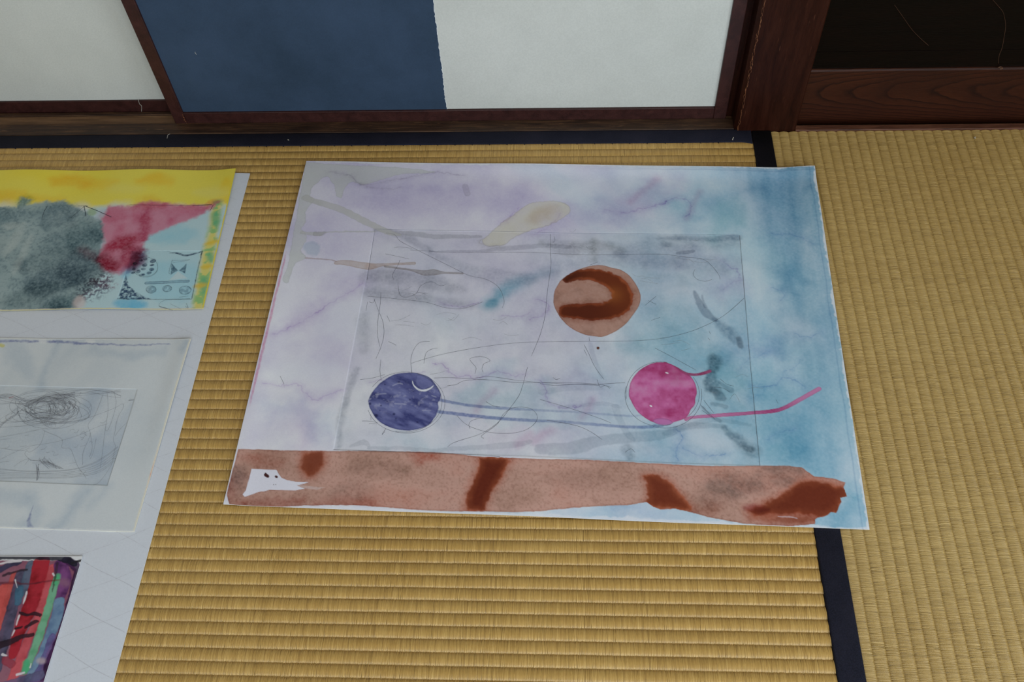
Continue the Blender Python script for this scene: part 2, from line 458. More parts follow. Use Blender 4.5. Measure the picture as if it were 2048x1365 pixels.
# worn strip along the arris: jagged sliver
bm = bmesh.new(); prev = None; z = -.005
while z < 1.9:
    w = abs(rs.gauss(0, .0008)) + .0002; off = rs.gauss(0, .0004)
    cx = -.0207 + off
    a = bm.verts.new((cx - w * .6, .02435 + max(0, -(cx - w * .6) - .0205) * 1.05, z)); b = bm.verts.new((cx + w, .0243, z))
    if prev: bm.faces.new((prev[0], prev[1], b, a))
    prev = (a, b); z += rs.uniform(.0015, .005)
me = bpy.data.meshes.new('worn_edge'); bm.to_mesh(me); bm.free()
link('worn_edge', me, M_WORN, post)

AX0, AX1, KZ = .0672, 1.298, .0955
strip = box('trim_3', (AX0, AX1, .0236, .0345, -.0156, .0020), mat_wood('alcove_strip_wood', (60, 34, 24), (98, 60, 44), (128, 84, 62), rough=.5, rings=40, stretch=(.6, 9, 9)), None, .0012)
tag(strip, 'thin worn wooden strip between tatami and alcove', None, None, 'structure')
k1 = box('trim_4', (AX0, AX1, .0505, .0880, -.0156, KZ), M_FLAME, None, .004); tag(k1, 'brown flame-grained plank forming the raised alcove edge', None, None, 'structure')
gapb = box('trim_5', (AX0, AX1, .0345, .0505, -.0157, -.0145), M_POST); tag(gapb, 'recessed strip below the alcove plank', None, None, 'structure')
topb = box('trim_6', (AX0, AX1, .0530, .0885, KZ - .001, KZ + .0012), M_DARK, None, .0005); tag(topb, 'blackened top edge of the alcove plank', None, None, 'structure')
af = box('floor_alcove', (AX0, AX1, .0892, .70, -.0156, KZ + .0012), M_DARK, None, .0006); tag(af, 'dark glossy raised wooden floor of the alcove', None, None, 'structure')

# ------------------------------------------------------------------ watercolour engine
PAPER = lin((244, 244, 247))
def vnoise(P, scale, seed):
    """smooth value noise, P in mm"""
    r = np.random.default_rng(seed); G = r.random((128, 128)).astype(np.float32)
    q = P / scale + r.random(2) * 50
    i = np.floor(q).astype(int); f = (q - i); f = f * f * (3 - 2 * f)
    x0 = i[:, 0] % 128; y0 = i[:, 1] % 128; x1 = (x0 + 1) % 128; y1 = (y0 + 1) % 128
    return (G[x0, y0] * (1 - f[:, 0]) + G[x1, y0] * f[:, 0]) * (1 - f[:, 1]) + (G[x0, y1] * (1 - f[:, 0]) + G[x1, y1] * f[:, 0]) * f[:, 1]
def fbm(P, scale, seed, octv=4, gain=.5):
    s = 0; a = 1; t = 0
    for k in range(octv):
        s = s + a * vnoise(P, scale / 2 ** k, seed + 17 * k); t += a; a *= gain
    return s / t
def sst(e0, e1, x):
    t = np.clip((x - e0) / (e1 - e0), 0, 1); return t * t * (3 - 2 * t)

class Art:
    def __init__(s, XY, paper=PAPER, z=.002):
        s.P = XY * 1000.0; s.n = len(XY); s.z = z
        s.C = np.tile(np.asarray(paper, float), (s.n, 1)); s.paper = np.asarray(paper)
        s.wx = fbm(s.P, 26, 1, 3) - .5; s.wy = fbm(s.P, 26, 2, 3) - .5
        s.fx = fbm(s.P, 5, 3, 3) - .5; s.fy = fbm(s.P, 5, 4, 3) - .5
        s.g = fbm(s.P, 2.6, 5, 2); s.m = fbm(s.P, 16, 6, 4); s.b = fbm(s.P, 70, 7, 4)
    def px(s, pts): return np.array([[*at(x, y, s.z)[:2]] for x, y in pts]) * 1000.0
    def sub(s, Q, margin, warp, fine):
        lo = Q.min(0) - margin; hi = Q.max(0) + margin
        idx = np.where((s.P[:, 0] > lo[0]) & (s.P[:, 0] < hi[0]) & (s.P[:, 1] > lo[1]) & (s.P[:, 1] < hi[1]))[0]
        P = s.P[idx] + warp * 2 * np.stack([s.wx[idx], s.wy[idx]], 1) + fine * 2 * np.stack([s.fx[idx], s.fy[idx]], 1)
        return idx, P
    def d_line(s, pts, widths, margin=14, warp=0, fine=0, smooth=True):
        Q = s.px(pts); w = np.broadcast_to(np.asarray(widths, float), (len(Q),)).copy()
        if smooth and len(Q) > 2: Q, w = spline(Q, w)
        idx, P = s.sub(Q, margin + w.max() + 2 * warp + 2 * fine, warp, fine)
        best = np.full(len(idx), 1e9); tt = np.zeros(len(idx))
        for k in range(len(Q) - 1):
            a, b = Q[k], Q[k + 1]; ab = b - a; L2 = max(1e-9, ab @ ab)
            t = np.clip(((P - a) @ ab) / L2, 0, 1)
            d = np.hypot(*(P - a - t[:, None] * ab).T) - (w[k] + (w[k + 1] - w[k]) * t) / 2
            u = d < best; best[u] = d[u]; tt[u] = (k + t[u]) / (len(Q) - 1)
        return idx, best, tt
    def d_poly(s, pts, margin=14, warp=0, fine=0, smooth=False):
        Q = s.px(pts)
        if smooth: Q = spline(np.vstack([Q, Q[:1]]), np.ones(len(Q) + 1))[0][:-1]
        idx, P = s.sub(Q, margin + 2 * warp + 2 * fine, warp, fine)
        best = np.full(len(idx), 1e9); ins = np.zeros(len(idx), bool)
        for k in range(len(Q)):
            a, b = Q[k], Q[(k + 1) % len(Q)]; ab = b - a; L2 = max(1e-9, ab @ ab)
            t = np.clip(((P - a) @ ab) / L2, 0, 1)
            best = np.minimum(best, np.hypot(*(P - a - t[:, None] * ab).T))
            c = (a[1] > P[:, 1]) != (b[1] > P[:, 1])
            with np.errstate(divide='ignore', invalid='ignore'):
                c &= P[:, 0] < (b[0] - a[0]) * (P[:, 1] - a[1]) / (b[1] - a[1]) + a[0]
            ins ^= c
        return idx, np.where(ins, -best, best), None
    def d_ell(s, cx, cy, rx, ry, ang=0, margin=20, warp=0, fine=0):
        """ellipse given in photo pixels, turned into its outline on the paper"""
        pts = [(cx + rx * math.cos(t) * math.cos(ang) - ry * math.sin(t) * math.sin(ang), cy + rx * math.cos(t) * math.sin(ang) + ry * math.sin(t) * math.cos(ang)) for t in [i * math.pi / 16 for i in range(32)]]
        return s.d_poly(pts, margin, warp, fine)
    def glaze(s, idx, m, rgb, gran=0.0):
        T = np.clip(lin(rgb) / s.paper, 0, 1.0)
        if gran: m = np.clip(m * (1 + gran * (s.g[idx] - .5) * 2), 0, 1.2)
        s.C[idx] *= 1 - m[:, None] * (1 - T)
    def cover(s, idx, m, rgb):
        s.C[idx] = s.C[idx] * (1 - m[:, None]) + lin(rgb) * m[:, None]
    # shorthand: soft wet wash / crisp dried stroke
    def wash(s, cx, cy, rx, ry, rgb, a=.8, ang=0, soft=22, warp=16, fine=2, gran=.1):
        idx, d, _ = s.d_ell(cx, cy, rx, ry, ang, soft + 25, warp, fine)
        m = sst(soft, -soft, d) * a * (.65 + .7 * s.m[idx])
        s.glaze(idx, m, rgb, gran)
    def lift(s, cx, cy, rx, ry, rgb=(240, 240, 244), a=.7, ang=0, soft=18, warp=12):
        idx, d, _ = s.d_ell(cx, cy, rx, ry, ang, soft + 25, warp, 1.5)
        s.cover(idx, sst(soft, -soft, d) * a, rgb)
    def stroke(s, pts, w, rgb, a=.8, soft=.5, edge=0, warp=0, fine=0.4, gran=.15, fade=None, edge_rgb=None):
        idx, d, t = s.d_line(pts, w, 6 + soft, warp, fine)
        m = sst(soft, -soft, d) * a
        if fade is not None: m = m * np.interp(t, np.linspace(0, 1, len(fade)), fade)
        s.glaze(idx, m, rgb, gran)
        if edge:
            s.glaze(idx, np.exp(-((d + .5) / .55) ** 2) * edge, edge_rgb or rgb)
    def veil(s, pts, w, rgb, a, soft, fine, edge):
        """opaque watery stain with a thin dried rim"""
        idx, d, t = s.d_line(pts, w, 5 + soft, 0, fine)
        s.cover(idx, sst(soft, -soft, d) * a * (.75 + .4 * s.m[idx]), rgb)
        s.glaze(idx, np.exp(-((d + .3) / .5) ** 2) * edge, (150, 150, 154))
    def smudge(s, pts, w, rgb, a, soft):
        """dry, uneven plate tone: soft on every side, broken up by the paper grain"""
        idx, d, t = s.d_line(pts, np.asarray(w, float) * 1.25, 10 + soft, 4, 1.6)
        m = sst(soft, -soft, d) * a * np.clip(.6 + .8 * s.m[idx] + .3 * (s.g[idx] - .5), 0, 1.3)
        s.glaze(idx, np.clip(m, 0, 1), rgb, .15)
    def bloom(s, pts, rgb, a=.6, w=.6, tail=6, fine=3.2, warp=2.0):
        """dried tide line with a soft tail on both sides"""
        idx, d, t = s.d_line(pts, .2, tail * 2 + 8, warp, fine)
        m = np.exp(-(d / w) ** 2) * a * .8 * (.15 + 1.3 * s.m[idx]) + np.exp(-(d / tail) ** 2) * a * .32
        s.glaze(idx, np.clip(m, 0, 1), rgb, .2)
def spline(Q, w, sub=6):
    """Catmull-Rom through the points"""
    R = []; V = []
    for k in range(len(Q) - 1):
        p0, p1, p2, p3 = Q[max(k - 1, 0)], Q[k], Q[k + 1], Q[min(k + 2, len(Q) - 1)]
        for i in range(sub):
            t = i / sub
            R.append(.5 * (2 * p1 + (p2 - p0) * t + (2 * p0 - 5 * p1 + 4 * p2 - p3) * t * t + (3 * p1 - p0 - 3 * p2 + p3) * t ** 3))
            V.append(w[k] + (w[k + 1] - w[k]) * t)
    R.append(Q[-1]); V.append(w[-1])
    return np.array(R), np.array(V)

def sheet_grid(corners, nu, nv):
    """corners TL, TR, BR, BL in world xy"""
    TL, TR, BR, BL = [np.array(c[:2], float) for c in corners]
    u, v = np.meshgrid(np.linspace(0, 1, nu), np.linspace(0, 1, nv)); u = u.ravel()[:, None]; v = v.ravel()[:, None]
    XY = (TL * (1 - u) + TR * u) * (1 - v) + (BL * (1 - u) + BR * u) * v
    return XY, u[:, 0], v[:, 0]
def build_sheet(root, XY, Z, C, nu, nv, th, base_name, masks=(), edge_rgb=(226, 224, 220), mat=None):
    """one continuous painted sheet, cut along painted figures so that each figure is a part"""
    mat = mat or M_ART
    V = np.column_stack([XY, Z])
    i = (np.arange(nv - 1)[:, None] * nu + np.arange(nu - 1)[None, :]).ravel()
    Fq = np.stack([i, i + nu, i + nu + 1, i + 1], 1)
    owner = np.zeros(len(Fq), int)
    for k, (nm, mask) in enumerate(masks):
        owner[mask[Fq].sum(1) >= 2] = k + 1
    names = [base_name] + [m[0] for m in masks]
    for k, nm in enumerate(names):
        f = Fq[owner == k]
        if len(f) == 0: continue
        used, inv = np.unique(f.ravel(), return_inverse=True)
        v = V[used]; c = C[used]; f = inv.reshape(-1, 4)
        if k == 0:   # skirt: the cut edge of the paper
            loop = np.concatenate([np.arange(nu), np.arange(2 * nu - 1, nu * nv, nu), np.arange(nu * nv - 2, nu * (nv - 1) - 1, -1), np.arange(nu * (nv - 2), 0, -nu)])
            top = V[loop]; bot = top.copy(); bot[:, 2] -= th
            b0 = len(v); v = np.vstack([v, top, bot]); L = len(loop)
            c = np.vstack([c, np.tile(lin(edge_rgb), (2 * L, 1))])
            a = np.arange(L); b = (a + 1) % L
            f = np.vstack([f, np.stack([b0 + a, b0 + b, b0 + L + b, b0 + L + a], 1)])
        me = bpy.data.meshes.new(nm)
        me.vertices.add(len(v)); me.vertices.foreach_set('co', v.astype(np.float32).ravel())
        me.loops.add(len(f) * 4); me.loops.foreach_set('vertex_index', f.astype(np.int32).ravel())
        me.polygons.add(len(f)); me.polygons.foreach_set('loop_start', (np.arange(len(f)) * 4).astype(np.int32))
        me.polygons.foreach_set('use_smooth', np.ones(len(f), bool))
        me.update(calc_edges=True)
        at_ = me.color_attributes.new('art', 'FLOAT_COLOR', 'POINT')
        at_.data.foreach_set('color', np.column_stack([np.clip(c, 0.001, 1), np.ones(len(c))]).astype(np.float32).ravel())
        link(nm, me, mat, root)
def lines_part(root, name, polys, zf, mat, w=.00035, sm=True, jit=0.0, seed=1, zb=.002):
    """drawn lines as flat ribbons lying on the sheet; polys are lists of photo pixels, zf gives the sheet height"""
    r = np.random.default_rng(seed); V = []; Fc = []
    for item in polys:
        pts, ww = (item[0], item[1]) if isinstance(item, tuple) else (item, w)
        Q = np.array([[*at(x, y, zb)[:2]] for x, y in pts])
        if sm and len(Q) > 2: Q, _ = spline(Q, np.ones(len(Q)))
        if jit: Q = Q + r.normal(0, jit, Q.shape)
        T = np.gradient(Q, axis=0); T /= np.linalg.norm(T, axis=1)[:, None] + 1e-12
        Nn = np.stack([-T[:, 1], T[:, 0]], 1)
        hw = ww * r.uniform(.55, 1.0, len(Q))[:, None] / 2
        A, B = Q + Nn * hw, Q - Nn * hw
        b0 = len(V)
        za = zf(A) + .00012; zb_ = zf(B) + .00012
        for k in range(len(Q)):
            V.append((*A[k], za[k])); V.append((*B[k], zb_[k]))
        for k in range(len(Q) - 1): Fc.append((b0 + 2 * k, b0 + 2 * k + 1, b0 + 2 * k + 3, b0 + 2 * k + 2))
    me = bpy.data.meshes.new(name); me.from_pydata(V, [], Fc); me.update()
    return link(name, me, mat, root)
def warp_pts(pts, amp, seed):
    r = random.Random(seed); return [(x + r.gauss(0, amp), y + r.gauss(0, amp)) for x, y in pts]
# ------------------------------------------------------------------ the large watercolour with three discs
def big_painting():
    cor = [at(613, 323, .002), at(1627, 340, .002), at(1739, 1060, .002), at(447, 1010, .002)]
    nu, nv = 900, 675
    XY, u, v = sheet_grid(cor, nu, nv)
    A = Art(XY)
    al = np.arange(A.n)
    P = A.P; px = A.px
    # approximate photo column/row of every point, only used to place the broad washes along the sheet
    # --- broad washes
    w_b = fbm(P, 120, 41, 4); w_c = fbm(P, 60, 42, 4); w_d = fbm(P * np.array([1, .45]), 50, 43, 4)
    uu = u + (w_b - .5) * .35; vv = v + (w_c - .5) * .25
    A.glaze(al, .08 + .5 * np.clip(w_c - .4, 0, 1), (212, 214, 232), .08)
    # lilac over the upper left
    m = sst(.80, .45, uu) * sst(.62, .18, vv) * (.55 + .7 * (w_c - .3))
    A.glaze(al, np.clip(m, 0, 1) * .95, (207, 199, 224), .12)
    m = sst(.34, .05, uu) * sst(.05, .5, vv) * np.clip(.25 + 1.6 * (w_c - .42), 0, 1)
    A.glaze(al, np.clip(m, 0, 1) * .8, (214, 206, 228), .12)
    m = sst(.15, .4, uu) * sst(.9, .5, uu) * sst(.2, .4, vv) * np.clip(.15 + 1.5 * (w_d - .35), 0, 1)
    A.glaze(al, m, (214, 210, 228), .12)
    tq = fbm(P @ np.array([[.75, .66], [-.66, .75]]) * np.array([.4, 1]), 70, 46, 4)
    A.glaze(al, sst(.25, .45, uu) * np.clip((tq - .46) * 3.2, 0, 1) * .55, (188, 220, 230), .1)
    # pale sky blue over the right and lower middle
    m = sst(.40, .95, uu) * (.45 + .9 * (w_d - .3))
    A.glaze(al, np.clip(m, 0, 1), (172, 209, 228), .12)
    m = sst(.30, .70, uu) * sst(.35, .7, vv) * np.clip(.1 + 1.4 * (w_c - .35), 0, 1)
    A.glaze(al, m, (190, 222, 232), .12)
    # deeper blue right-hand border with streaks running down the sheet
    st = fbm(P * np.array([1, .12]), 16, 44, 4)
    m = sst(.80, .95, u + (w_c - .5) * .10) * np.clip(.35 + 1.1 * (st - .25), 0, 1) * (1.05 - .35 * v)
    A.glaze(al, np.clip(m * (1.15 - .5 * v), 0, .9) * .8, (138, 182, 204), .15)  # blue also deepens toward the top: partly pigment, partly painted-in light falloff
    m = sst(.6, 1, u + (w_c - .5) * .2) * sst(.25, .02, v) * .25
    A.glaze(al, m, (150, 186, 216), .12)
    # mottled violet and teal clouds
    for (x, y, rx, ry, c, a, an) in [(900, 400, 190, 34, (198, 188, 222), .45, -.05), (760, 370, 120, 26, (196, 190, 222), .4, 0), (1120, 440, 90, 28, (206, 196, 226), .4, -.2),
            (1290, 400, 90, 26, (202, 186, 220), .5, -.5), (620, 470, 60, 30, (198, 192, 224), .4, 0), (700, 560, 60, 26, (204, 192, 224), .45, -.5), (600, 640, 60, 22, (205, 188, 224), .45, -.45),
            (590, 840, 60, 30, (204, 196, 226), .45, 0), (620, 870, 40, 24, (214, 190, 222), .5, -.6), (560, 815, 50, 18, (188, 200, 226), .4, 0), (650, 850, 40, 30, (186, 204, 226), .5, -.6),
            (900, 840, 40, 20, (190, 216, 228), .35, 0), (830, 890, 60, 14, (178, 216, 224), .6, 0), (1010, 790, 110, 24, (184, 220, 226), .55, -.1), (1100, 830, 120, 26, (184, 216, 228), .45, 0),
            (1180, 780, 30, 40, (210, 196, 226), .4, -.3), (1000, 880, 40, 16, (214, 196, 220), .5, -.4), (1110, 870, 40, 20, (210, 194, 222), .45, -.4), (980, 755, 60, 16, (178, 216, 226), .5, -.5),
            (1340, 640, 60, 40, (180, 212, 222), .5, 0), (1300, 690, 70, 22, (170, 212, 222), .55, 0), (1440, 740, 26, 46, (142, 198, 212), .75, 0), (1465, 760, 24, 40, (150, 204, 216), .6, 0), (1500, 700, 60, 20, (168, 192, 222), .45, 0),
            (1340, 560, 80, 20, (176, 204, 214), .5, 0), (1420, 520, 60, 24, (178, 184, 208), .5, .2), (1460, 570, 40, 22, (186, 178, 214), .5, .2), (1300, 510, 100, 18, (180, 186, 204), .45, 0),
            (1380, 420, 60, 40, (160, 196, 216), .6, -.7), (1450, 440, 26, 40, (140, 196, 204), .55, .6), (1460, 400, 60, 22, (160, 196, 218), .5, -.4), (1540, 420, 40, 80, (150, 190, 216), .5, 0), (1590, 480, 24, 110, (132, 182, 210), .55, .1),
            (1580, 620, 30, 90, (146, 190, 214), .5, .1), (1540, 800, 40, 60, (164, 206, 222), .5, 0), (1600, 880, 34, 70, (150, 204, 222), .55, .1), (1650, 930, 40, 40, (140, 200, 220), .6, 0), (1700, 1020, 28, 40, (132, 196, 216), .75, .2),
            (1560, 910, 50, 24, (170, 214, 226), .5, 0), (1400, 880, 70, 24, (178, 218, 228), .45, 0), (1420, 905, 60, 12, (160, 206, 222), .55, 0), (1650, 700, 20, 90, (150, 192, 220), .4, .1),
            (1540, 690, 40, 24, (168, 186, 220), .5, 0), (1625, 1045, 60, 8, (150, 200, 220), .5, 0), (1180, 1030, 160, 8, (196, 216, 236), .6, 0), (700, 1020, 140, 6, (214, 216, 238), .5, 0), (1260, 1022, 60, 10, (196, 218, 236), .5, 0)]:
        A.wash(x, y, rx, ry, c, a * .72, an, soft=17, warp=20, fine=3)
    # left-over white clouds
    for (x, y, rx, ry, a, an) in [(1170, 375, 42, 22, .75, -.1), (1255, 355, 26, 20, .6, .5), (700, 640, 60, 40, .5, -.4), (620, 740, 70, 24, .5, 0), (860, 470, 50, 10, .3, 0), (1150, 515, 60, 14, .45, 0), (1150, 715, 90, 22, .55, 0),
            (1000, 640, 60, 30, .3, 0), (840, 500, 60, 12, .55, 0), (880, 530, 60, 8, .5, .1), (720, 530, 40, 16, .5, 0), (780, 880, 90, 12, .5, 0), (1410, 885, 50, 16, .5, 0), (1500, 960, 60, 6, .3, 0), (1250, 900, 60, 12, .45, 0), (1590, 660, 26, 20, .25, 0), (1480, 885, 30, 20, .3, 0)]:
        A.lift(x, y, rx, ry, (228, 231, 242), a * .8, an)
    # pink slanting lights
    for pts, w in [([(1400, 385), (1385, 410), (1372, 440)], 9), ([(1315, 360), (1290, 380), (1262, 405)], 10), ([(990, 780), (968, 800), (955, 820)], 9), ([(1100, 860), (1070, 882)], 12), ([(1185, 800), (1165, 835)], 8), ([(840, 790), (850, 800)], 5), ([(1060, 870), (1035, 890)], 10)]:
        A.stroke(pts, w, (228, 200, 218), .55, soft=6, warp=3)
    # --- printing plate: faint grey tone inside the bite mark
    plate = [(750, 459), (1479, 472), (1520, 932), (667, 900)]
    idx, dpl, _ = A.d_poly(plate, 10)
    dplate = np.full(A.n, 99.0); dplate[idx] = dpl
    A.glaze(idx, sst(.2, -.6, dpl) * (.20 + .5 * np.clip(A.m[idx] - .4, 0, 1)), (196, 200, 208), .1)
    # grey plate-tone patches
    for pts, w, c, a, soft in [
            ([(738, 552), (800, 556), (860, 566), (930, 580)], [20, 22, 22, 6], (168, 172, 180), .55, 5), ([(735, 585), (800, 592), (900, 606), (950, 612)], [14, 16, 10, 4], (170, 176, 184), .5, 5),
            ([(725, 640), (730, 700)], [14, 10], (178, 182, 188), .5, 5), ([(712, 740), (690, 800), (676, 890)], [6, 8, 5], (170, 176, 184), .6, 2.2),
            ([(790, 468), (830, 482), (862, 503)], [5, 10, 6], (168, 172, 184), .5, 2.2), ([(866, 508), (930, 538), (1000, 556), (1060, 556)], [6, 16, 22, 16], (184, 188, 200), .5, 4),
            ([(750, 460), (800, 465), (870, 472), (960, 472)], [5, 8, 9, 5], (164, 166, 168), .65, 1.5), ([(860, 503), (960, 503), (1010, 496), (1080, 492), (1140, 492)], [2, 4, 8, 8, 6], (160, 162, 172), .55, 1.0),
            ([(1080, 487), (1150, 496), (1210, 492), (1240, 500)], [8, 22, 16, 8], (172, 174, 178), .55, 4), ([(1190, 480), (1185, 520)], [8, 8], (182, 182, 180), .5, 3),
            ([(1230, 505), (1300, 488), (1380, 488), (1470, 486)], [12, 20, 22, 16], (160, 172, 188), .4, 5), ([(1320, 480), (1400, 477), (1478, 478)], [4, 7, 8], (150, 160, 178), .5, 2), ([(1330, 490), (1340, 492)], [8, 6], (130, 140, 158), .4, 2),
            ([(1355, 508), (1375, 507), (1388, 504)], [4, 7, 3], (116, 126, 144), .7, 1.2), ([(1100, 540), (1200, 520), (1330, 524), (1440, 530)], [24, 20, 22, 16], (176, 188, 204), .45, 6),
            ([(1390, 585), (1400, 606), (1412, 628), (1428, 640)], [3, 9, 12, 6], (112, 120, 142), .75, 1.6), ([(1405, 592), (1412, 615)], [2, 4], (120, 128, 150), .6, 1.2), ([(1428, 640), (1455, 660), (1474, 682)], [7, 11, 9], (120, 142, 164), .65, 2.5), ([(1478, 676), (1482, 692)], [5, 8], (84, 92, 106), .8, 1.6),
            ([(1425, 712), (1430, 724), (1428, 738)], [8, 16, 10], (116, 130, 140), .8, 3.0), ([(1425, 745), (1424, 770), (1432, 780)], [8, 17, 8], (124, 142, 154), .78, 2.5), ([(1424, 776), (1438, 790), (1450, 796)], [7, 14, 4], (120, 134, 148), .8, 1.5), ([(1440, 765), (1462, 780)], [4, 8], (120, 140, 156), .6, 1.5),
            ([(1425, 805), (1450, 812)], [4, 6], (136, 152, 166), .65, 1.5), ([(1404, 812), (1420, 828), (1440, 840)], [3, 6, 5], (134, 146, 160), .6, 1.3), ([(1450, 856), (1466, 868), (1484, 880)], [6, 9, 10], (132, 152, 164), .75, 2), ([(1475, 890), (1495, 896), (1505, 902)], [6, 16, 14], (142, 168, 180), .6, 3), ([(1486, 892), (1500, 896)], [6, 7], (98, 116, 128), .7, 2),
            ([(1080, 898), (1150, 896), (1205, 882), (1260, 875), (1330, 868), (1380, 850), (1450, 852)], [14, 18, 14, 16, 12, 10, 5], (168, 178, 188), .62, 1.6), ([(1255, 900), (1262, 915)], [12, 8], (150, 160, 170), .5, 2),
            ([(1330, 868), (1420, 838), (1500, 850)], [6, 7, 4], (172, 186, 196), .5, 1.5), ([(700, 893), (725, 886), (740, 892)], [3, 8, 3], (190, 192, 198), .6, .8), ([(740, 896), (860, 900), (1000, 894), (1060, 884)], [4, 5, 8, 6], (184, 190, 198), .55, 1.2),
            ([(1180, 690), (1190, 720), (1205, 755)], [5, 6, 4], (186, 190, 206), .45, 1.5), ([(1080, 785), (1150, 775), (1200, 778)], [8, 10, 6], (178, 190, 202), .4, 1.5), ([(1230, 815), (1250, 860), (1265, 880)], [8, 9, 6], (178, 190, 202), .4, 1.2), ([(1120, 815), (1200, 808), (1240, 816)], [5, 5, 4], (182, 190, 206), .4, 1)]:
        (A.stroke(pts, w, c, a * .62, soft=soft * 1.1, warp=2.5, fine=1.0, gran=.12, edge=.10) if soft <= 1.6 else A.smudge(pts, w, c, a * .78, soft * 1.5))
    # --- grey-green stain down the upper left border
    st = [(613, 326), (690, 331), (800, 336), (870, 345), (800, 350), (760, 362), (728, 372), (705, 366), (690, 378), (682, 398), (672, 392), (668, 372), (655, 355), (635, 368), (622, 380), (621, 395), (628, 404),
          (612, 425), (613, 445), (604, 460), (612, 470), (615, 480), (603, 505), (612, 518), (592, 530), (583, 548), (577, 567), (566, 560), (580, 520), (596, 420), (608, 350)]
    idx, d, _ = A.d_poly(st, 8, 1.5, 1.6, smooth=True)
    A.cover(idx, sst(.9, -.9, d) * .62 * (.7 + .5 * A.m[idx]), (200, 204, 198))
    A.glaze(idx, np.exp(-((d + .4) / .6) ** 2) * .20, (160, 162, 166))
    A.veil([(612, 398), (625, 403), (680, 420), (730, 444), (775, 464), (800, 470)], [12, 10, 11, 11, 9, 4], (194, 193, 190), .75, .9, 1.0, .16)
    A.veil([(604, 468), (640, 470), (660, 466), (750, 464)], [5, 7, 2.2, 2.2], (192, 192, 190), .7, .7, 1.2, .15)
    A.stroke([(632, 470), (648, 468)], [8, 8], (188, 186, 182), .35, soft=.8, edge=.2, fine=1.4)
    A.stroke([(930, 372), (935, 388)], [9, 9], (190, 186, 192), .35, soft=.8, edge=.15)
    A.bloom([(660, 345), (700, 352), (725, 372), (790, 360), (870, 346), (930, 352)], (176, 166, 190), .5, .8, 5)
    A.bloom([(720, 372), (760, 378), (800, 376)], (176, 166, 186), .4, .7, 5)
    A.glaze(*(lambda t: (t[0], sst(3, -2, t[1]) * .5, (180, 204, 216)))(A.d_ell(625, 500, 16, 14, 0, 20, 3, 2)))
    # olive puddle with a crinkled rim
    ol = [(965, 480), (985, 462), (1002, 446), (1016, 436), (1040, 420), (1062, 407), (1100, 402), (1125, 404), (1140, 416), (1134, 430), (1108, 446), (1080, 456), (1060, 462), (1030, 474), (1012, 487), (990, 492), (968, 490)]
    idx, d, _ = A.d_poly(ol, 10, 1.0, 1.8, smooth=True)
    A.cover(idx, sst(1.2, -1.4, d) * (.45 + .45 * A.m[idx]), (212, 207, 192))
    A.glaze(idx, np.exp(-((d + .3) / .7) ** 2) * .30, (150, 136, 150))
    A.wash(1085, 428, 34, 14, (216, 192, 160), .4, -.5, soft=8, warp=4)
    # ochre drips
    A.stroke([(612, 518), (660, 521), (672, 524)], [2.5, 1.6, 2], (212, 196, 190), .7, soft=.6, edge=.25, fine=.5, edge_rgb=(176, 150, 140))
    A.stroke([(673, 527), (690, 526), (735, 533), (765, 530), (800, 528), (828, 527)], [6, 9, 12, 5, 3.6, 5], (222, 208, 194), .8, soft=.6, edge=.45, fine=.5, edge_rgb=(190, 152, 124))
    A.stroke([(770, 533), (820, 540), (848, 546), (866, 545), (890, 546), (925, 547)], [3, 3, 9, 11, 3.2, 3], (196, 190, 184), .8, soft=.6, edge=.40, fine=.4, edge_rgb=(160, 146, 134))
    A.glaze(*(lambda t: (t[0], sst(3, -3, t[1]) * .35, (224, 190, 164)))(A.d_ell(742, 533, 12, 6, 0, 8)))
    # teal brush stroke
    A.stroke([(976, 612), (1000, 590), (1030, 568), (1070, 552), (1110, 540)], [16, 21, 21, 18, 12], (124, 190, 206), .8, soft=10, warp=4, fine=2, fade=[.9, 1, .7, .45, .1])
    A.glaze(*(lambda t: (t[0], sst(4, -5, t[1]) * .45, (104, 180, 198)))(A.d_ell(984, 606, 14, 11, -.4, 12, 2, 1)))
    # violet tide lines
    V1 = (182, 150, 208)
    for pts, a in [([(545, 672), (575, 658), (600, 645), (640, 620), (670, 602), (700, 585), (724, 566)], .55), ([(524, 768), (560, 770), (590, 767), (606, 782), (618, 793), (635, 797), (660, 788), (684, 778)], .5),
                   ([(868, 726), (884, 728), (900, 744), (915, 752), (935, 750), (950, 757), (970, 752), (990, 744), (1010, 746), (1025, 752), (1048, 750)], .6),
                   ([(1078, 762), (1085, 768), (1090, 780), (1094, 800), (1108, 812), (1130, 815), (1160, 812)], .65), ([(1210, 420), (1235, 425), (1255, 427), (1280, 420), (1310, 412), (1335, 405)], .6), ([(1325, 410), (1345, 400), (1365, 398), (1378, 410), (1380, 428), (1368, 436)], .55),
                   ([(1440, 520), (1460, 535), (1475, 540), (1482, 556)], .5), ([(880, 606), (910, 614), (940, 610), (960, 604)], .55), ([(1070, 600), (1092, 604), (1095, 615), (1085, 630), (1062, 638)], .5), ([(1005, 630), (1040, 632), (1062, 624)], .4),
                   ([(1120, 425), (1105, 448), (1085, 462), (1070, 468)], .4), ([(1000, 444), (1014, 440), (1022, 428), (1040, 416)], .5), ([(740, 765), (790, 758), (830, 750), (850, 745)], .35), ([(1446, 578), (1465, 565), (1482, 560)], .4)]:
        A.bloom(pts, V1, a)
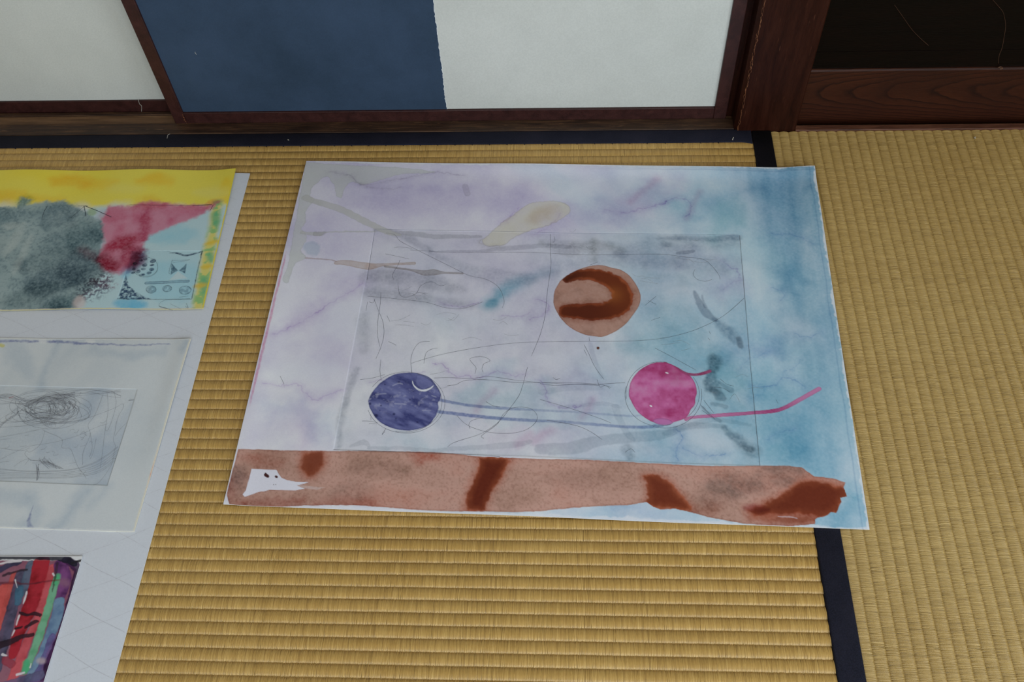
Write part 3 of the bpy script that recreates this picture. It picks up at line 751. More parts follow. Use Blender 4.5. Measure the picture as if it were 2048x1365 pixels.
    for pts, a in [([(1354, 860), (1368, 872), (1360, 884), (1355, 900), (1358, 924)], .6), ([(1368, 896), (1390, 908), (1420, 912), (1450, 908)], .55), ([(1500, 770), (1530, 774), (1556, 768), (1570, 756), (1592, 762), (1610, 778)], .5), ([(1545, 470), (1580, 468), (1605, 478), (1625, 492)], .35),
                   ([(1590, 670), (1615, 676), (1640, 668)], .4), ([(1540, 578), (1560, 580), (1566, 590), (1560, 602)], .35), ([(1500, 800), (1520, 790)], .4), ([(1536, 880), (1560, 866), (1590, 858)], .4), ([(1600, 720), (1590, 735), (1570, 745)], .3), ([(1480, 740), (1500, 720), (1545, 700)], .25)]:
        A.bloom(pts, (122, 160, 214), a)
    A.bloom([(965, 478), (960, 486), (975, 494), (1000, 492)], (176, 172, 160), .5)
    # --- double blue tails trailing from the indigo disc
    BL = (128, 144, 192)
    A.stroke([(876, 800), (935, 811), (1000, 817), (1080, 822), (1160, 826), (1250, 832), (1290, 830)], [4.5, 4, 4.5, 3.2, 2.6, 3, 2.5], BL, .75, soft=.7, fine=.5, fade=[1, .9, .8, .55, .4, .5, .3], gran=.25)
    A.stroke([(876, 824), (935, 831), (1000, 838), (1060, 842), (1140, 846), (1230, 853), (1290, 854), (1324, 850)], [4.5, 4.8, 4.8, 4.2, 4, 4, 4.5, 5], BL, .78, soft=.7, fine=.5, fade=[1, 1, .95, .8, .6, .75, .8, .6], gran=.25)
    # --- indigo disc
    idx, d, _ = A.d_poly([(736, 802), (742, 790), (752, 776), (770, 760), (790, 750), (812, 747), (828, 747), (846, 751), (862, 759), (872, 771), (879, 782), (882, 790), (880, 800), (876, 806), (877, 815), (874, 826), (868, 838), (858, 850), (840, 858), (815, 862), (790, 859), (768, 850), (752, 838), (742, 822), (738, 812)], 8, .4, .5, smooth=True)
    D_blue = np.full(A.n, 99.); D_blue[idx] = d
    mm = sst(.45, -.45, d)
    streak = fbm(A.P[idx] @ np.array([[.9, .4], [-.4, .9]]) * np.array([.35, 1.2]), 7, 77, 4)
    A.cover(idx, mm, (108, 112, 164))
    A.glaze(idx, mm * np.clip((streak - .45) * 3.2, 0, 1) * .8, (118, 124, 172), .3)
    A.cover(idx, mm * np.clip((.44 - streak) * 5, 0, 1) * .5, (142, 148, 194))
    A.glaze(idx, mm * np.clip((A.m[idx] - .5) * 3, 0, 1) * .4, (150, 150, 196), .2)
    A.glaze(idx, np.exp(-((d + .7) / .8) ** 2) * .45, (130, 136, 180))
    cov = mm * sst(.60, .74, fbm(A.P[idx], 4.6, 78, 4)) * sst(30, 5, np.abs(A.P[idx, 1] - A.px([(800, 798)])[0, 1])) * .30
    A.cover(idx, cov, (190, 190, 214))
    for pts, w in [([(786, 772), (796, 768), (805, 769)], 1.8), ([(790, 808), (812, 810)], 2.0), ([(864, 792), (872, 795)], 1.6), ([(845, 822), (862, 822)], 1.3), ([(752, 790), (772, 788)], 1.6), ([(738, 800), (742, 798)], 2.0)]:
        i2, d2_, _ = A.d_line(pts, w, 3, 0, .7); A.cover(i2, sst(.5, -.5, d2_) * .45, (190, 192, 216))
    for (x, y, r) in [(788, 829, 2.6), (752, 832, 3.4), (798, 765, 1.5), (740, 808, 2.6), (820, 800, 1.6), (762, 812, 1.6), (770, 770, 1.3), (792, 838, 1.4), (835, 845, 1.4), (760, 822, 1.2)]:
        i2, d2_, _ = A.d_ell(x, y, r, r * .85, 0, 3, 0, .4); A.glaze(i2, sst(.7, -.5, d2_) * .8, (96, 100, 140))
    # paler small lobe held in the notch
    idx, d, _ = A.d_poly([(832, 752), (845, 750), (858, 756), (866, 768), (864, 774), (856, 776), (848, 780), (838, 776), (831, 766)], 6, .3, .5, smooth=True)
    A.cover(idx, sst(.8, -.8, d) * .6, (138, 142, 190)); A.glaze(idx, np.exp(-((d + .5) / .6) ** 2) * .45, (130, 134, 180))
    A.glaze(idx, sst(.4, -.4, d) * A.m[idx] * .5, (170, 172, 206), .3)
    D_blue[idx] = np.minimum(D_blue[idx], d)
    i2, d2_, _ = A.d_line([(825, 763), (828, 772), (837, 780), (848, 782), (860, 778), (867, 772)], [.8, 1.6, 2.4, 3.2, 2.2, .8], 3, 0, .4); A.cover(i2, sst(.4, -.4, d2_), (232, 234, 242))
    # --- rust-brown disc with a U-shaped brush stroke
    bc = [(1120, 562), (1132, 552), (1150, 542), (1165, 536), (1185, 531), (1205, 531), (1222, 536), (1240, 540), (1256, 550), (1268, 564), (1277, 580), (1281, 596), (1278, 612), (1268, 628), (1256, 644), (1240, 658), (1222, 668), (1204, 674), (1180, 672), (1160, 666), (1142, 656), (1128, 644), (1116, 628), (1108, 610), (1107, 596), (1110, 580)]
    idx, d, _ = A.d_poly(bc, 8, .3, .3, smooth=True)
    D_brown = np.full(A.n, 99.); D_brown[idx] = d
    mm = sst(.4, -.4, d)
    A.cover(idx, mm * .9, (194, 150, 132)); A.glaze(idx, mm * (.2 + .4 * A.m[idx]), (206, 178, 162), .35)
    A.glaze(idx, mm * np.clip((fbm(A.P[idx], 14, 91, 4) - .48) * 3, 0, 1) * .4, (176, 168, 164), .4)
    A.glaze(idx, np.exp(-((d + .45) / .5) ** 2) * .55, (176, 140, 132))
    uw = [(1134, 558), (1165, 549), (1200, 553), (1228, 566), (1244, 588), (1241, 608), (1220, 621), (1178, 624), (1132, 622)]
    idx, d, t = A.d_line(uw, [12, 19, 22, 26, 29, 30, 29, 28, 21], 10, .8, 2.2)
    ins = sst(.5, -.5, D_brown[idx])
    mu = sst(1.4, -1.2, d) * ins
    A.cover(idx, mu * .94, (166, 80, 38)); A.cover(idx, mu * sst(.5, -6, d + (A.m[idx] - .5) * 6) * .92, (104, 42, 14)); A.glaze(idx, np.exp(-((d + .6) / 1.0) ** 2) * .35 * ins, (150, 84, 54))
    A.glaze(idx, mu * sst(.32, .0, np.abs(t - .9)) * .5, (150, 100, 80)); A.glaze(idx, mu * sst(.22, .0, np.abs(t - .02)) * .65, (120, 80, 66))
    A.cover(idx, mu * np.exp(-(np.hypot(A.P[idx, 0] - A.px([(1226, 590)])[0, 0], A.P[idx, 1] - A.px([(1226, 590)])[0, 1]) / 13) ** 2) * .45, (170, 98, 44))
    A.glaze(idx, sst(9, 0, d) * (1 - sst(1.4, -1.2, d)) * ins * .35 * sst(.35, .6, t + .12), (186, 130, 104), .3)
    i2, d2_, _ = A.d_ell(1196, 697, 3.1, 2.8, 0, 3); A.cover(i2, sst(.4, -.4, d2_), (98, 54, 44))
    # --- magenta disc with two tails
    MG = (196, 78, 148)
    def tail(pts, w, fade, c):
        i, dd, tt = A.d_line(pts, w, 4, 0, .25)
        mm_ = sst(.4, -.4, dd); al_ = np.interp(tt, np.linspace(0, 1, len(fade)), fade)
        A.cover(i, mm_ * .9, (206, 128, 176)); A.glaze(i, mm_ * al_, c, .2); A.glaze(i, np.exp(-((dd + .3) / .4) ** 2) * .45, (200, 110, 160))
        D_pink[i] = np.minimum(D_pink[i], dd)
    D_pink = np.full(A.n, 99.)
    tail([(1372, 838), (1385, 834), (1440, 830), (1500, 826), (1545, 823), (1570, 816), (1600, 800), (1638, 779)], [4.5, 4, 5, 4.6, 5.2, 5.2, 5.6, 5.6], [.3, .2, .2, .5, .8, .6, .15, .05], (196, 84, 150))
    tail([(1330, 728), (1352, 737), (1372, 747), (1392, 749), (1404, 747), (1420, 742)], [6, 5.4, 4.2, 3.4, 4.2, 4.2], [.7, .8, .7, .7, .8, .6], (160, 50, 104))
    pc = [(1258, 780), (1262, 764), (1274, 746), (1290, 734), (1306, 727), (1322, 725), (1342, 729), (1356, 738), (1370, 747), (1382, 753), (1390, 766), (1394, 782), (1391, 796), (1390, 808), (1382, 818), (1376, 830), (1366, 838), (1350, 843), (1338, 847), (1320, 847), (1304, 843), (1288, 834), (1274, 822), (1264, 806), (1258, 792)]
    idx, d, _ = A.d_poly(pc, 8, .2, .3, smooth=True)
    D_pink[idx] = np.minimum(D_pink[idx], d)
    mm = sst(.4, -.4, d)
    A.cover(idx, mm * .97, (206, 104, 164)); q = fbm(A.P[idx], 15, 93, 4)
    A.glaze(idx, mm * np.clip((q - .42) * 3, 0, 1) * .75, (196, 92, 150), .15)
    A.cover(idx, mm * np.clip((.44 - q) * 5, 0, 1) * .6, (212, 148, 190))
    A.glaze(idx, mm * sst(26, 0, np.hypot(*(A.P[idx] - A.px([(1352, 745)])[0]).T)) * .5, (180, 60, 120)); A.glaze(idx, np.exp(-((d + .5) / .6) ** 2) * .45, (190, 80, 140))
    idx, d, _ = A.d_ell(1326, 843, 20, 6.5, .08, 5, .3, .3); A.cover(idx, sst(.4, -.4, d) * .85, (190, 120, 178)); A.glaze(idx, np.exp(-((d + .3) / .5) ** 2) * .5, (170, 80, 140))
    for (x, y, rx, ry, an) in [(1334, 746, 3.4, 1.2, .2), (1302, 812, 2.8, 1.5, .5)]:
        i2, d2_, _ = A.d_ell(x, y, rx, ry, an, 3); A.cover(i2, sst(.4, -.4, d2_), (238, 236, 244))
    # --- brown band along the lower edge
    band = [(477, 900), (520, 899), (553, 901), (660, 902.5), (740, 903), (818, 904), (865, 905), (912, 909), (950, 914), (1007, 917), (1080, 920), (1163, 920.5), (1280, 925.5), (1414, 932), (1517, 932), (1580, 933), (1604, 937), (1628, 954), (1665, 958), (1690, 966), (1687, 976), (1693, 994), (1680, 997), (1682, 1004), (1676, 1017), (1672, 1027), (1662, 1025), (1657, 1030), (1648, 1034), (1636, 1036),
            (1630, 1040), (1630, 1049), (1580, 1054), (1494, 1049), (1455, 1042), (1414, 1034), (1380, 1024), (1347, 1017), (1340, 1019), (1322, 1019), (1307, 1014), (1294, 1004), (1254, 1011), (1200, 1013), (1147, 1017), (1080, 1024), (1030, 1026), (975, 1025), (912, 1024), (849, 1022), (800, 1018), (755, 1014), (708, 1011), (650, 1011), (591, 1013), (560, 1015), (534, 1016.5), (480, 1013), (459, 1010), (454, 992), (460, 965), (470, 928)]
    idx, d, _ = A.d_poly(band, 8, .3, .5)
    D_band = np.full(A.n, 99.); D_band[idx] = d
    mm = sst(.45, -.45, d)
    Pi = A.P[idx]
    A.cover(idx, mm * .96, (205, 158, 142))
    q = fbm(Pi * np.array([.55, 1.0]), 34, 95, 5); g2 = fbm(Pi, 2.2, 96, 3)
    A.glaze(idx, mm * np.clip((q - .46) * 3.4, 0, 1) * .45, (190, 186, 176), .3)
    A.glaze(idx, mm * np.clip((.50 - q) * 3.0, 0, 1) * .40, (222, 168, 148), .2)
    A.glaze(idx, mm * np.clip((g2 - .55) * 5, 0, 1) * .45, (196, 182, 178))
    A.cover(idx, mm * np.clip((.40 - g2) * 5, 0, 1) * .35, (206, 166, 152))
    A.glaze(idx, np.exp(-((d + .8) / .9) ** 2) * .35, (180, 120, 106))
    i_ = {k: n for n, k in enumerate([])}
    def inband(i): return sst(.45, -.45, D_band[i])
    for (x, y, rx, ry, c, a) in [(1470, 975, 60, 18, (166, 172, 176), .75), (1560, 950, 40, 14, (160, 164, 168), .75), (1430, 1000, 40, 16, (172, 168, 170), .5), (475, 965, 14, 22, (150, 148, 156), .7), (700, 985, 40, 14, (174, 174, 172), .5), (760, 940, 60, 14, (180, 176, 172), .5), (520, 920, 40, 12, (196, 120, 96), .5), (1150, 960, 60, 20, (186, 180, 176), .4), (540, 1008, 60, 6, (176, 80, 54), .7), (690, 1004, 60, 6, (180, 96, 70), .6), (850, 912, 20, 9, (196, 100, 64), .7), (460, 985, 6, 22, (170, 84, 64), .6), (1590, 1042, 40, 6, (150, 130, 134), .6), (1400, 1020, 40, 8, (196, 140, 118), .5)]:
        i2, d2_, _ = A.d_ell(x, y, rx, ry, 0, 22, 9, 3); dg = fbm(A.P[i2] @ np.array([[.8, .6], [-.6, .8]]) * np.array([.4, 1]), 9, 97, 3); A.glaze(i2, sst(12, -8, d2_) * a * inband(i2) * np.clip(.2 + 1.3 * dg, 0, 1), c, .4)
    RU = (130, 66, 30)
    for pts, a, soft, dk in [
            ([(606, 904), (640, 902), (648, 910), (650, 926), (638, 944), (620, 956), (606, 950), (600, 930)], .85, 4.0, .25), ([(956, 914), (985, 916), (1016, 920), (1012, 940), (1000, 962), (985, 985), (975, 1006), (968, 1024), (932, 1020), (934, 990), (944, 965), (957, 935)], .92, 2.4, .7),
            ([(1284, 952), (1302, 948), (1318, 952), (1340, 962), (1352, 978), (1368, 994), (1380, 1012), (1378, 1020), (1340, 1020), (1306, 1014), (1294, 1002), (1296, 978)], .92, 2.0, .45), ([(1492, 1020), (1520, 1010), (1560, 990), (1590, 968), (1620, 962), (1660, 968), (1690, 976), (1694, 996), (1680, 1010), (1674, 1028), (1640, 1036), (1600, 1030), (1550, 1032), (1510, 1034)], .92, 3.6, .55),
            ([(1500, 1036), (1560, 1034), (1620, 1036), (1632, 1044), (1600, 1048), (1540, 1046)], .55, 3.0, .1)]:
        i2, d2_, _ = A.d_poly(pts, 10, 1.6, 2.4, smooth=True)
        k = sst(soft, -soft, d2_) * a * inband(i2)
        A.glaze(i2, sst(11, -2, d2_) * inband(i2) * .45 * (1 - sst(soft, -soft, d2_)), (206, 136, 104), .5)
        A.cover(i2, k * .92, (168, 78, 38))
        A.cover(i2, k * sst(1.5, -4.5, d2_ + (A.m[i2] - .5) * 7) * (.6 + .4 * dk), (110, 42, 16))
        A.glaze(i2, k * sst(-3, -11, d2_ + (A.m[i2] - .5) * 6) * dk, (176, 120, 104), .2)
    i2, d2_, _ = A.d_ell(1512, 1018, 26, 7, .1, 10, 1, 1); A.glaze(i2, sst(4, -3, d2_) * .6 * inband(i2), (186, 92, 120))
    i2, d2_, _ = A.d_line([(1556, 1034), (1580, 1035), (1594, 1038)], [.8, 1.6, 1], 3, 0, .6); A.cover(i2, sst(.5, -.3, d2_) * .6, (210, 190, 196))
    # bare-paper fish-skull shape
    sk = [(503, 938.5), (520, 939), (553, 940), (557, 948), (563, 956), (575, 961), (591, 964), (605, 964.5), (619, 965), (610, 968), (594, 972), (604, 976), (611, 978), (600, 980), (591, 982), (570, 981), (550, 980.5), (540, 980), (530, 983), (519, 984), (505, 989), (490, 994.5), (485, 990), (492, 981), (497, 962)]
    i2, d2_, _ = A.d_poly(sk, 4, .2, .3); A.cover(i2, sst(.35, -.35, d2_), (234, 232, 244)); D_sk = np.full(A.n, 99.); D_sk[i2] = d2_
    A.glaze(i2, np.exp(-((d2_ - .3) / .5) ** 2) * .3, (190, 130, 116))
    i2, d2_, _ = A.d_poly([(594, 971.5), (620, 974), (650, 976), (632, 980), (610, 978)], 4, .2, .8); A.cover(i2, sst(.6, -.4, d2_) * .55, (216, 196, 194))
    for (x, y, rx, ry, an) in [(533, 951.5, 6, 3.4, .5), (552.5, 954, 3.4, 2.4, .3), (547, 970, .9, .8, 0), (551, 969.5, .8, .7, 0), (531, 947.5, 2.2, 1.6, .4)]:
        i2, d2_, _ = A.d_ell(x, y, rx, ry, an, 3, 0, .2); A.cover(i2, sst(.35, -.35, d2_), (74, 34, 34))
    # pinkish red running along the left cut edge
    idx, d, t = A.d_line([(574, 505), (562, 555), (545, 625), (527, 700), (512, 762), (500, 815)], [1.5, 2.5, 3, 3.2, 3, 1.5], 5, .3, .8)
    A.glaze(idx, sst(1.0, -1.0, d) * .75 * np.interp(t, [0, .1, .9, 1], [.2, 1, 1, .2]), (230, 160, 190), .3)
    # bare margins along the other edges
    eW = np.minimum(np.minimum(v * 570, (1 - u) * 760), 1e3) + (A.fx + A.wx) * 5
    A.cover(al, sst(3.2, 1.0, eW) * .75 * (u > .02), (232, 234, 240))
    A.cover(al, sst(4, 1.5, (1 - v) * 570 + A.fx * 4 + A.wx * 6) * .6 * sst(.4, -.4, -D_band), (238, 238, 244))
    A.glaze(al, np.exp(-(((1 - u) * 760 - 8 + A.wx * 3) / .9) ** 2) * .35, (130, 170, 205))
    A.glaze(al, np.exp(-((v * 570 - 7 + A.wx * 4) / .8) ** 2) * .30 * sst(.5, .8, u), (140, 150, 190))
    # --- relief: plate bite, gently cockled sheet, corners lifting a little
    def zf2(u_, v_, Pm):
        wav = .0011 * np.sin(u_ * 9.0 + 1.0) * np.sin(v_ * 5.0 + .4) + .0006 * np.sin(u_ * 17 + v_ * 6)
        lift = .0070 * np.exp(-((1 - u_) / .045) ** 2) * np.exp(-((v_ - .10) / .30) ** 2) + .0030 * np.exp(-(u_ / .03) ** 2) * np.exp(-((v_ - .7) / .4) ** 2) + .0030 * np.exp(-(v_ / .03) ** 2) * sst(.1, .5, u_)
        return .0012 + .0012 + wav + lift
    Z = zf2(u, v, None) - .00045 * sst(.5, -.5, dplate)
    Zg = Z.reshape(nv, nu)
    TL, TR, BR, BL_ = [np.array(c[:2]) for c in cor]
    def zf(Q):
        # inverse bilinear by two fixed-point steps
        uu_ = np.full(len(Q), .5); vv_ = np.full(len(Q), .5)
        for _ in range(6):
            T_ = TL + (TR - TL) * uu_[:, None]; B_ = BL_ + (BR - BL_) * uu_[:, None]
            vv_ = ((Q - T_) * (B_ - T_)).sum(1) / ((B_ - T_) ** 2).sum(1)
            L_ = TL + (BL_ - TL) * vv_[:, None]; R_ = TR + (BR - TR) * vv_[:, None]
            uu_ = ((Q - L_) * (R_ - L_)).sum(1) / ((R_ - L_) ** 2).sum(1)
        a = np.clip(uu_ * (nu - 1), 0, nu - 1.001); b = np.clip(vv_ * (nv - 1), 0, nv - 1.001)
        ia = a.astype(int); ib = b.astype(int); fa = a - ia; fb = b - ib
        return (Zg[ib, ia] * (1 - fa) + Zg[ib, ia + 1] * fa) * (1 - fb) + (Zg[ib + 1, ia] * (1 - fa) + Zg[ib + 1, ia + 1] * fa) * fb
    c0 = at(1100, 680, 0)
    root = empty('watercolour_painting', (c0.x, c0.y, 0.0))
    tag(root, 'large pale lilac and blue watercolour with three painted discs and brown lower band', 'painting')
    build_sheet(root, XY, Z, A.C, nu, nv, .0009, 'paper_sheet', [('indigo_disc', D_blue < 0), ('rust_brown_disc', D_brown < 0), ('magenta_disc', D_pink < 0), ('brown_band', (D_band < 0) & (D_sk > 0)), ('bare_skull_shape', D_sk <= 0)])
    # --- etched lines
    L = [[(750, 459), (1000, 463), (1240, 468), (1479, 472)], [(1479, 472), (1490, 600), (1500, 720), (1520, 932)], [(750, 459), (742, 510), (734, 560)], [(667, 900), (900, 908), (1000, 915)],
         [(822, 728), (860, 716), (900, 706), (960, 695), (1020, 687), (1080, 684), (1170, 683.5), (1260, 683), (1320, 678), (1370, 667), (1410, 652), (1450, 630), (1488, 597)],
         [(1101, 468), (1101, 500), (1102, 530), (1098, 560), (1094, 590), (1091, 625), (1086, 650), (1078, 676), (1063, 712)], [(1055, 735), (1051, 750), (1046, 770), (1038, 792), (1022, 815), (1004, 838), (985, 855), (958, 870), (920, 882), (904, 888), (895, 895)],
         [(820, 500), (850, 502), (890, 505), (950, 505), (1020, 504), (1080, 505), (1160, 509), (1250, 510), (1320, 510), (1370, 516), (1405, 520), (1425, 535), (1438, 552), (1440, 560)],
         [(1390, 540), (1386, 550), (1394, 560), (1410, 564), (1424, 560)], [(772, 466), (790, 470), (800, 482), (830, 498), (870, 518), (910, 538), (940, 552), (970, 558), (995, 572), (1006, 592), (1008, 606), (1004, 616)],
         [(735, 593), (780, 597), (850, 605), (890, 616), (920, 618), (945, 612), (965, 604)], [(748, 598), (757, 622), (766, 645), (768, 670), (762, 695), (752, 718)], [(762, 585), (760, 612), (756, 640), (755, 670), (760, 694)], [(762, 720), (760, 742), (763, 762)],
         [(796, 570), (800, 590), (812, 595), (832, 588), (842, 572), (862, 564), (880, 572), (892, 570)], [(788, 560), (785, 550), (795, 532), (800, 520)], [(771, 508), (790, 512), (818, 518)], [(788, 496), (800, 494), (824, 497)],
         [(824, 748), (822, 720), (828, 700), (840, 686), (860, 684)], [(848, 728), (852, 708), (862, 700), (875, 697)], [(950, 748), (952, 736), (944, 726), (940, 718), (955, 714), (970, 715), (980, 722), (968, 728), (964, 738), (966, 745)],
         [(868, 757), (900, 756), (940, 758), (980, 754), (1040, 762), (1110, 768), (1180, 770), (1250, 766)], [(895, 772), (912, 770), (930, 762), (970, 760), (1040, 766), (1120, 766), (1200, 770), (1220, 778)], [(972, 804), (985, 812), (1000, 815)],
         [(914, 832), (930, 848), (950, 858), (980, 866), (1020, 868), (1050, 862), (1070, 848), (1074, 832), (1060, 818), (1030, 816), (1008, 828), (994, 850), (964, 872), (968, 878)], [(940, 858), (938, 850), (944, 842), (965, 836)],
         [(1080, 800), (1140, 818), (1200, 838), (1222, 847)], [(1094, 842), (1150, 852), (1180, 864), (1204, 880)], [(1310, 697), (1340, 712), (1392, 740)], [(1178, 675), (1179, 683)], [(1290, 612), (1312, 594)], [(1296, 602), (1312, 610)], [(1302, 642), (1320, 636)], [(1168, 700), (1174, 712)], [(1418, 662), (1421, 668)],
         [(1180, 530), (1196, 524)], [(1108, 472), (1110, 480), (1106, 484)], [(1172, 492), (1178, 498), (1186, 497)], [(724, 843), (735, 843), (755, 846)], [(738, 848), (754, 849)], [(742, 830), (742, 842)], [(772, 858), (764, 870), (770, 864)], [(560, 752), (568, 768)], [(720, 760), (745, 757), (770, 750)],
         [(777, 684), (790, 690), (792, 692)], [(735, 604), (732, 622)], [(774, 632), (780, 644)], [(738, 604), (746, 606), (750, 598)], [(1416, 676), (1420, 680)], [(1552, 800), (1556, 808)], [(1408, 800), (1428, 826)], [(1402, 810), (1430, 838)], [(1404, 820), (1424, 834)],
         [(1080, 768), (1110, 772), (1150, 770), (1200, 772)], [(1106, 756), (1112, 760), (1120, 758)], [(1194, 760), (1200, 775), (1210, 772), (1222, 776)], [(1168, 690), (1176, 705), (1190, 735), (1208, 760)], [(1250, 905), (1262, 898), (1270, 905)], [(1440, 757), (1454, 768), (1468, 772)], [(1428, 774), (1446, 776), (1460, 784)]]
    def ring(cx, cy, rx, ry, a0, a1, n=22): return [(cx + rx * math.cos(a0 + (a1 - a0) * i / n), cy + ry * math.sin(a0 + (a1 - a0) * i / n)) for i in range(n + 1)]
    L += [ring(812, 806, 78, 61, -2.6, 2.9), ring(808, 805, 76, 60, -1.2, 1.8), ring(1322, 788, 70, 64, -3.3, -1.4), ring(1330, 790, 74, 66, -.2, 1.9), ring(1318, 790, 68, 62, 1.2, 3.4), ring(1328, 788, 71, 60, -.6, .8)]
    tag(lines_part(root, 'etched_lines', L, zf, M_INK, w=.00044), kind='stuff')
    L2 = []
    r = random.Random(5)
    for (x, y, n) in [(820, 590, 5), (790, 650, 4), (1140, 486, 5), (1370, 505, 6), (1250, 560, 4), (1430, 780, 4), (850, 770, 3), (1330, 700, 3), (900, 660, 4), (1000, 650, 3)]:
        for k in range(n):
            a = x + r.gauss(0, 26); b = y + r.gauss(0, 12); dx = r.uniform(12, 40)
            L2.append([(a, b), (a + dx * .5, b + r.gauss(0, 3)), (a + dx, b + r.gauss(0, 5))])
    tag(lines_part(root, 'faint_scratches', L2, zf, M_PENCIL, w=.00032), kind='stuff')
    return root
big_painting()
# ------------------------------------------------------------------ the white backing sheet and the three smaller works on it
def flat_z(fn):
    return lambda Q: fn(Q)
def backing():
    TL, TR, BR, BL = (-1.300, -.0490), (-.7690, -.0590), (-.7770, -.852), (-1.310, -.850)
    nu, nv = 150, 230
    XY, u, v = sheet_grid([TL, TR, BR, BL], nu, nv)
    C = np.tile(lin((218, 222, 230)), (len(XY), 1))
    def zq(Q):
        return np.full(len(Q), .0013)
    Z = zq(XY) - .0004 * np.exp(-(np.hypot(1 - u, v * 1.5) / .02) ** 2)
    # rounded far corner
    d = np.hypot((1 - u) * .53, v * .81)
    root = empty('backing_sheet', (-1.03, -.46, 0.0)); tag(root, 'plain white backing sheet with faint pencilled diamonds under three artworks', 'paper sheet')
    build_sheet(root, XY, Z, C, nu, nv, .0009, 'white_sheet', edge_rgb=(232, 232, 228))
    n0 = at(213, 660, .0013); V = []; polys = []
    rr = random.Random(2)
    for sgn in (1, -1):
        for k in range(-40, 41):
            seg = []
            for i in range(60):
                x = -1.29 + (.512) * i / 59
                y = n0.y + sgn * .467 * (x - n0.x) + k * .05 + .0010 * math.sin(x * 70 + k)
                if -.848 < y < -.066: seg.append((x, y))
                else:
                    if len(seg) > 2: polys.append(seg)
                    seg = []
            if len(seg) > 2: polys.append(seg)
    bm = bmesh.new()
    for sg in polys:
        prev = None
        for (x, y) in sg:
            a = bm.verts.new((x, y + .00011, .00142)); b = bm.verts.new((x, y - .00011, .00142))
            if prev: bm.faces.new((prev[0], prev[1], b, a))
            prev = (a, b)
    me = bpy.data.meshes.new('pencil_diamonds'); bm.to_mesh(me); bm.free()
    tag(link('pencil_diamonds', me, M_FAINT, root), kind='stuff')
backing()

